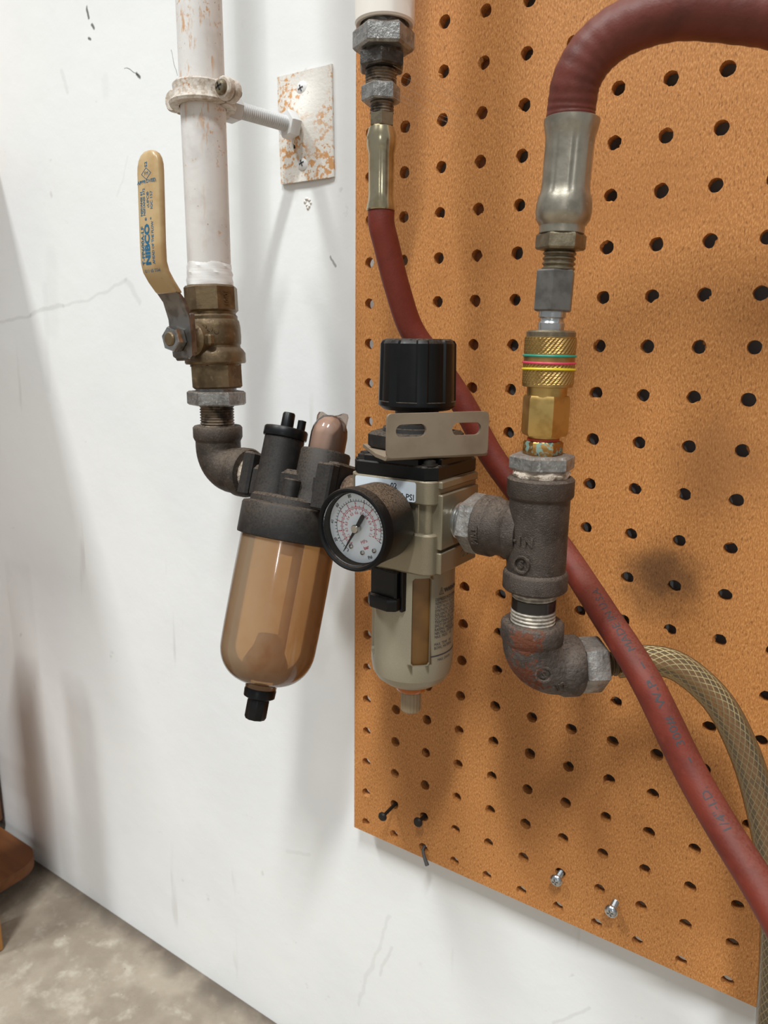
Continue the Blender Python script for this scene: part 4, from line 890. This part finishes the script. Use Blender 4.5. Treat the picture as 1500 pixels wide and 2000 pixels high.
# ================================================================== PVC DROP AND LOWER RED HOSE
VX, VY = 0.0712, -0.0550
root = thing('pvc_socket', 'off-white plastic pipe socket at the top of the pegboard edge', 'pipe fitting', (VX + 0.0010, VY, 0))
b = MB(); b.lathe([(11.5, 136), (12.6, 133.2), (14.6, 133.0), (15.3, 134), (15.3, 330), (12, 330)], 48, rf=lambda r, z, t: r + (0.6 if r > 15 and z > 135 and (t % (PI / 4)) < 0.16 else 0)); b.build('socket_body', 'pvc', root, sharp=30)
root = thing('reducing_bushing', 'large dirty galvanised hex bushing under the white plastic socket', 'pipe fitting', (VX + 0.0004, VY, 0.1215))
b = MB(); b.hexp(27.6, 0, 9.8, 1.2, rot=FC_V(0)); b.lathe([(11.2, 9), (11.2, 14)], 24); b.build('bushing_body', 'galv', root)
root = thing('reducing_bushing', 'smaller blackened hex bushing stacked below the large dirty bushing', 'pipe fitting', (VX - 0.0006, VY, 0.1130))
b = MB(); b.hexp(22, 0, 7.4, 1.0, 6, rot=FC_V(30)); b.lathe([(10.0, 6), (10.0, 9)], 24); b.build('bushing_body', 'galv_dark', root)
root = thing('hex_nipple', 'grey hex nipple with black thread above the lower hose ferrule', 'pipe fitting', (VX - 0.0010, VY, 0.0974))
b = MB(); b.lathe([(7.2, 8)] + threads(8.2, 8, 15.6, 1.5, 0.6) + [(7.2, 15.7)], 30); b.build('upper_thread', 'thread_grimy', root)
b = MB(); b.hexp(17.8, 0.2, 8.2, 0.8, rot=FC_V(8)); b.build('nipple_hex', 'galv', root)
root = thing('air_hose', 'printed red rubber hose running diagonally across the pegboard behind the tee', 'hose', (VX - 0.0002, VY, 0.0445))
b = MB(); b.lathe([(5.4, 47)] + threads(6.3, 47.2, 53.2, 1.5, 0.55) + [(5.4, 53.2)], 28); b.build('male_thread', 'thread_grimy', root)
b = MB(); b.hexp(11.8, 41.2, 48.0, 0.5, rot=FC_V(30)); b.build('hex_collar', 'bronze_steel', root)
b = MB(); ferrule(b, [(6.2, 41.4), (6.9, 40.8), (7.3, 39.2), (8.0, 36), (7.9, 33), (7.4, 30.4), (7.0, 28), (6.9, 8), (7.1, 5), (7.7, 2), (7.9, 0.6), (7.6, 0), (6.9, 0.1)], lambda z: max(0, min(1, (30 - z) / 2, (z - 4) / 3)), 0.3, 0.3); b.build('crimped_ferrule', 'gold_plate', root, sharp=28)
wm = Matrix.Translation((VX - 0.0002, VY, 0.0445)).inverted()
hp = [(0.0711, -0.0550, 0.0449), (0.0714, -0.0548, 0.0371), (0.0729, -0.0520, 0.0269), (0.0761, -0.0460, 0.0057), (0.0815, -0.0380, -0.0177), (0.0945, -0.0300, -0.0375), (0.1087, -0.0240, -0.0590), (0.1256, -0.0190, -0.0879), (0.1486, -0.0175, -0.1140), (0.1731, -0.0220, -0.1372), (0.1924, -0.0350, -0.1513), (0.2063, -0.0500, -0.1580), (0.2343, -0.0750, -0.1756), (0.2588, -0.0850, -0.2080), (0.2767, -0.0955, -0.2252), (0.2942, -0.1100, -0.2365), (0.3097, -0.1260, -0.2470), (0.3260, -0.1420, -0.2640), (0.352, -0.165, -0.320), (0.372, -0.185, -0.430), (0.392, -0.205, -0.560), (0.430, -0.230, -0.635), (0.520, -0.270, -0.6468), (0.680, -0.330, -0.6468)]
sp = smooth_path([tuple(wm @ Vector(p)) for p in hp], 12)
b = MB(); b.tube(sp, 7.2, 28); ht = b.build('rubber_tube', 'rubber', root, sharp=60)
# print on the hose: reads from the lower end upwards
Ls = [0]
for i in range(1, len(sp)): Ls.append(Ls[-1] + (sp[i] - sp[i - 1]).length)
camp = (wm @ Vector(_P)) * 1000
def on_hose(s0, Rr=7.28, side=0.0):
    """u runs towards the upper end of the hose, v across it; centred on the side of the hose facing the room"""
    def fn(u, v, h):
        s_ = s0 - u; i = max(1, min(len(Ls) - 1, next((k for k in range(len(Ls)) if Ls[k] >= s_), len(Ls) - 1)))
        t = (s_ - Ls[i - 1]) / max(1e-6, Ls[i] - Ls[i - 1]); p = sp[i - 1].lerp(sp[i], t)
        tg = (sp[min(i + 1, len(sp) - 1)] - sp[max(i - 2, 0)]).normalized()
        out = Vector((0.55, -0.80, 0.2)); out = (out - tg * out.dot(tg)).normalized(); sd_ = tg.cross(out)
        a_ = v / Rr + side; return tuple(p + (out * math.cos(a_) + sd_ * math.sin(a_)) * (Rr + h))
    return fn
def s_at(pt):
    P = Vector(pt) * 1000; P = (wm.to_3x3() @ P) + wm.translation * 1000
    k = min(range(len(sp)), key=lambda i: (sp[i] - P).length); return Ls[k]
b = MB(); s0 = s_at((0.2740, -0.0935, -0.2225)) + 7.5
ho = lambda t_, d, st=1.2, size=5.4: b.text(t_, size, on_hose(s0 - d), bold=0.03, ax='LEFT', stretch=st, cut=1.2)
ho("1/4\"-I.D.", 0, 1.15); ho('-', 32, 1.7, 6.4); ho('300#', 40.5); ho('W.P.', 58); ho('-', 74, 1.7, 6.4); ho('MADE IN U.S.A.', 83)
b.build('printed_lettering', 'ink', ht, kind='stuff')

# ================================================================== SMALL THINGS ON THE PEGBOARD
def pan_screw(label, x, z, L):
    root = thing('pan_head_screw', label, 'screw', (x, 0, z), (0, 0, 0))
    MX = ALONG_NY
    b = MB(); b.lathe([(1.6, -5)] + threads(2.1, -5, L, 1.1, 0.4) + [(1.7, L)], 16, MX); b.build('shank', 'screw', root)
    b = MB(); b.lathe([(0, L - 0.1), (3.9, L), (4.0, L + 0.8), (3.3, L + 2.0), (1.8, L + 2.7), (0, L + 2.9)], 24, MX); o = b.build('screw_head', 'screw', root)
    b = MB(); phillips(b, 3.3, L + 2.55, MX); b.build('cross_slot', 'recess', o)
pan_screw('bright pan-head screw standing in a pegboard hole, left of the two', 0.1775, -0.3568, 6.0)
pan_screw('bright pan-head screw driven between pegboard holes, right of the two', 0.2135, -0.3600, 8.6)
root = thing('black_nail', 'blackened round-headed nail sticking far out near the pegboard corner', 'nail', (0.0508, 0, -0.3560), (2, 0, 0))
b = MB(); b.lathe([(1.3, -6), (1.2, 15)], 12, ALONG_NY); b.build('shank', 'blackened', root)
b = MB(); b.lathe([(0, 14.5), (3.2, 15), (3.4, 16), (2.6, 17.2), (0, 17.6)], 20, ALONG_NY); b.build('nail_head', 'blackened', root)
root = thing('black_nail', 'shorter blackened nail in the hole right of the far-sticking nail', 'nail', (0.0762, 0, -0.3556), (-4, 0, 0))
b = MB(); b.lathe([(1.5, -6), (1.4, 8)], 12, ALONG_NY); b.build('shank', 'blackened', root)
b = MB(); b.lathe([(0, 7.5), (3.4, 8), (3.5, 9), (2.6, 10.2), (0, 10.4)], 20, ALONG_NY); b.build('nail_head', 'blackened', root)
tag(MB().tube([(76, 3, -380), (76.4, -1.2, -382), (78.5, -2.0, -387), (81.0, -2.2, -392)], 1.0, 8, rad=[0.9, 1.1, 1.3, 1.6]).build('wire_stub', 'recess'), 'grey bent wire stub drooping from a bottom-edge pegboard hole', 'wire')
# cobweb strands by the plastic socket
b = MB()
for i in range(9):
    x0, z0 = VX * 1000 + 7 + random.uniform(-2, 5), 118 - i * 2.6 + random.uniform(-1, 1); x1, z1 = 88 + random.uniform(-2, 7), 112 - i * 2.2 + random.uniform(-3, 3)
    b.tube([(x0, -58, z0), ((x0 + x1) / 2, -32, (z0 + z1) / 2 - 0.9), (x1, -0.3, z1)], 0.055, 3)
tag(b.build('cobweb', 'web', sharp=80), 'thin cobweb strands from the dirty bushings to the pegboard', 'cobweb', kind='stuff')

# ================================================================== WOODEN STAND AT THE LEFT EDGE, SHADE SHELF ADDED OUT OF VIEW
root = thing('wooden_stand', 'brown wooden stand with rounded foot board on the floor at the left edge', 'stand', (-0.50, -0.02, FL))
b = MB(); v, f = curve_plate(round_rect(-640, 57, -130, 25, 30, 8), [], 13); b.add(v, f, T(0, 0, 28.5)); b.build('foot_board', 'wood', root)
b = MB(); b.box(70, 114, -76, -59, 0, 420, 1.5); b.build('front_post', 'wood_light', root)
b = MB(); b.box(-10, 72, -74, -61, 120, 160, 1.5); b.build('cross_rail', 'wood_light', root)
b = MB(); b.box(-640, -45, -340, 34, 35.2, 600, 3); b.build('shade_cabinet_body', 'wood', root)  # tall cabinet added to darken the wall and floor at lower left
b = MB(); b.box(-660, -35, -355, 35, 600.2, 622, 3); b.build('shade_cabinet_top', 'wood_light', root)
root = thing('shade_shelf', 'unseen deep wooden shelf added left of the ball valve to shade the white wall', 'shelf', (-0.426, YW, 0.157))  # shelf added out of view to cast the slanted shadow on the wall
b = MB(); b.box(-700, 0, -300, -0.1, -24, 0, 1.5); b.build('shelf_board', 'wood_light', root)
for x in (-120, -560):
    b = MB(); b.prism([(0, 0), (-220, 0), (0, -160)], -8, 8, 0, T(x, -0.2, -24.2) @ RZ(90) @ RX(90)); b.build('shelf_bracket', 'galv', root)

# look-alikes share a group; each keeps its own label
GROUPS = {'pan_head_screw': 'bright screws in the pegboard', 'black_nail': 'blackened nails in the pegboard', 'reducing_bushing': 'galvanised hex bushings',
          'pipe_nipple': 'threaded pipe nipples', 'pipe_elbow': 'iron pipe elbows', 'air_hose': 'red rubber air hoses'}
for o in C.objects:
    if o.parent is None and o.name.split('.')[0] in GROUPS and 'label' in o: o['group'] = GROUPS[o.name.split('.')[0]]
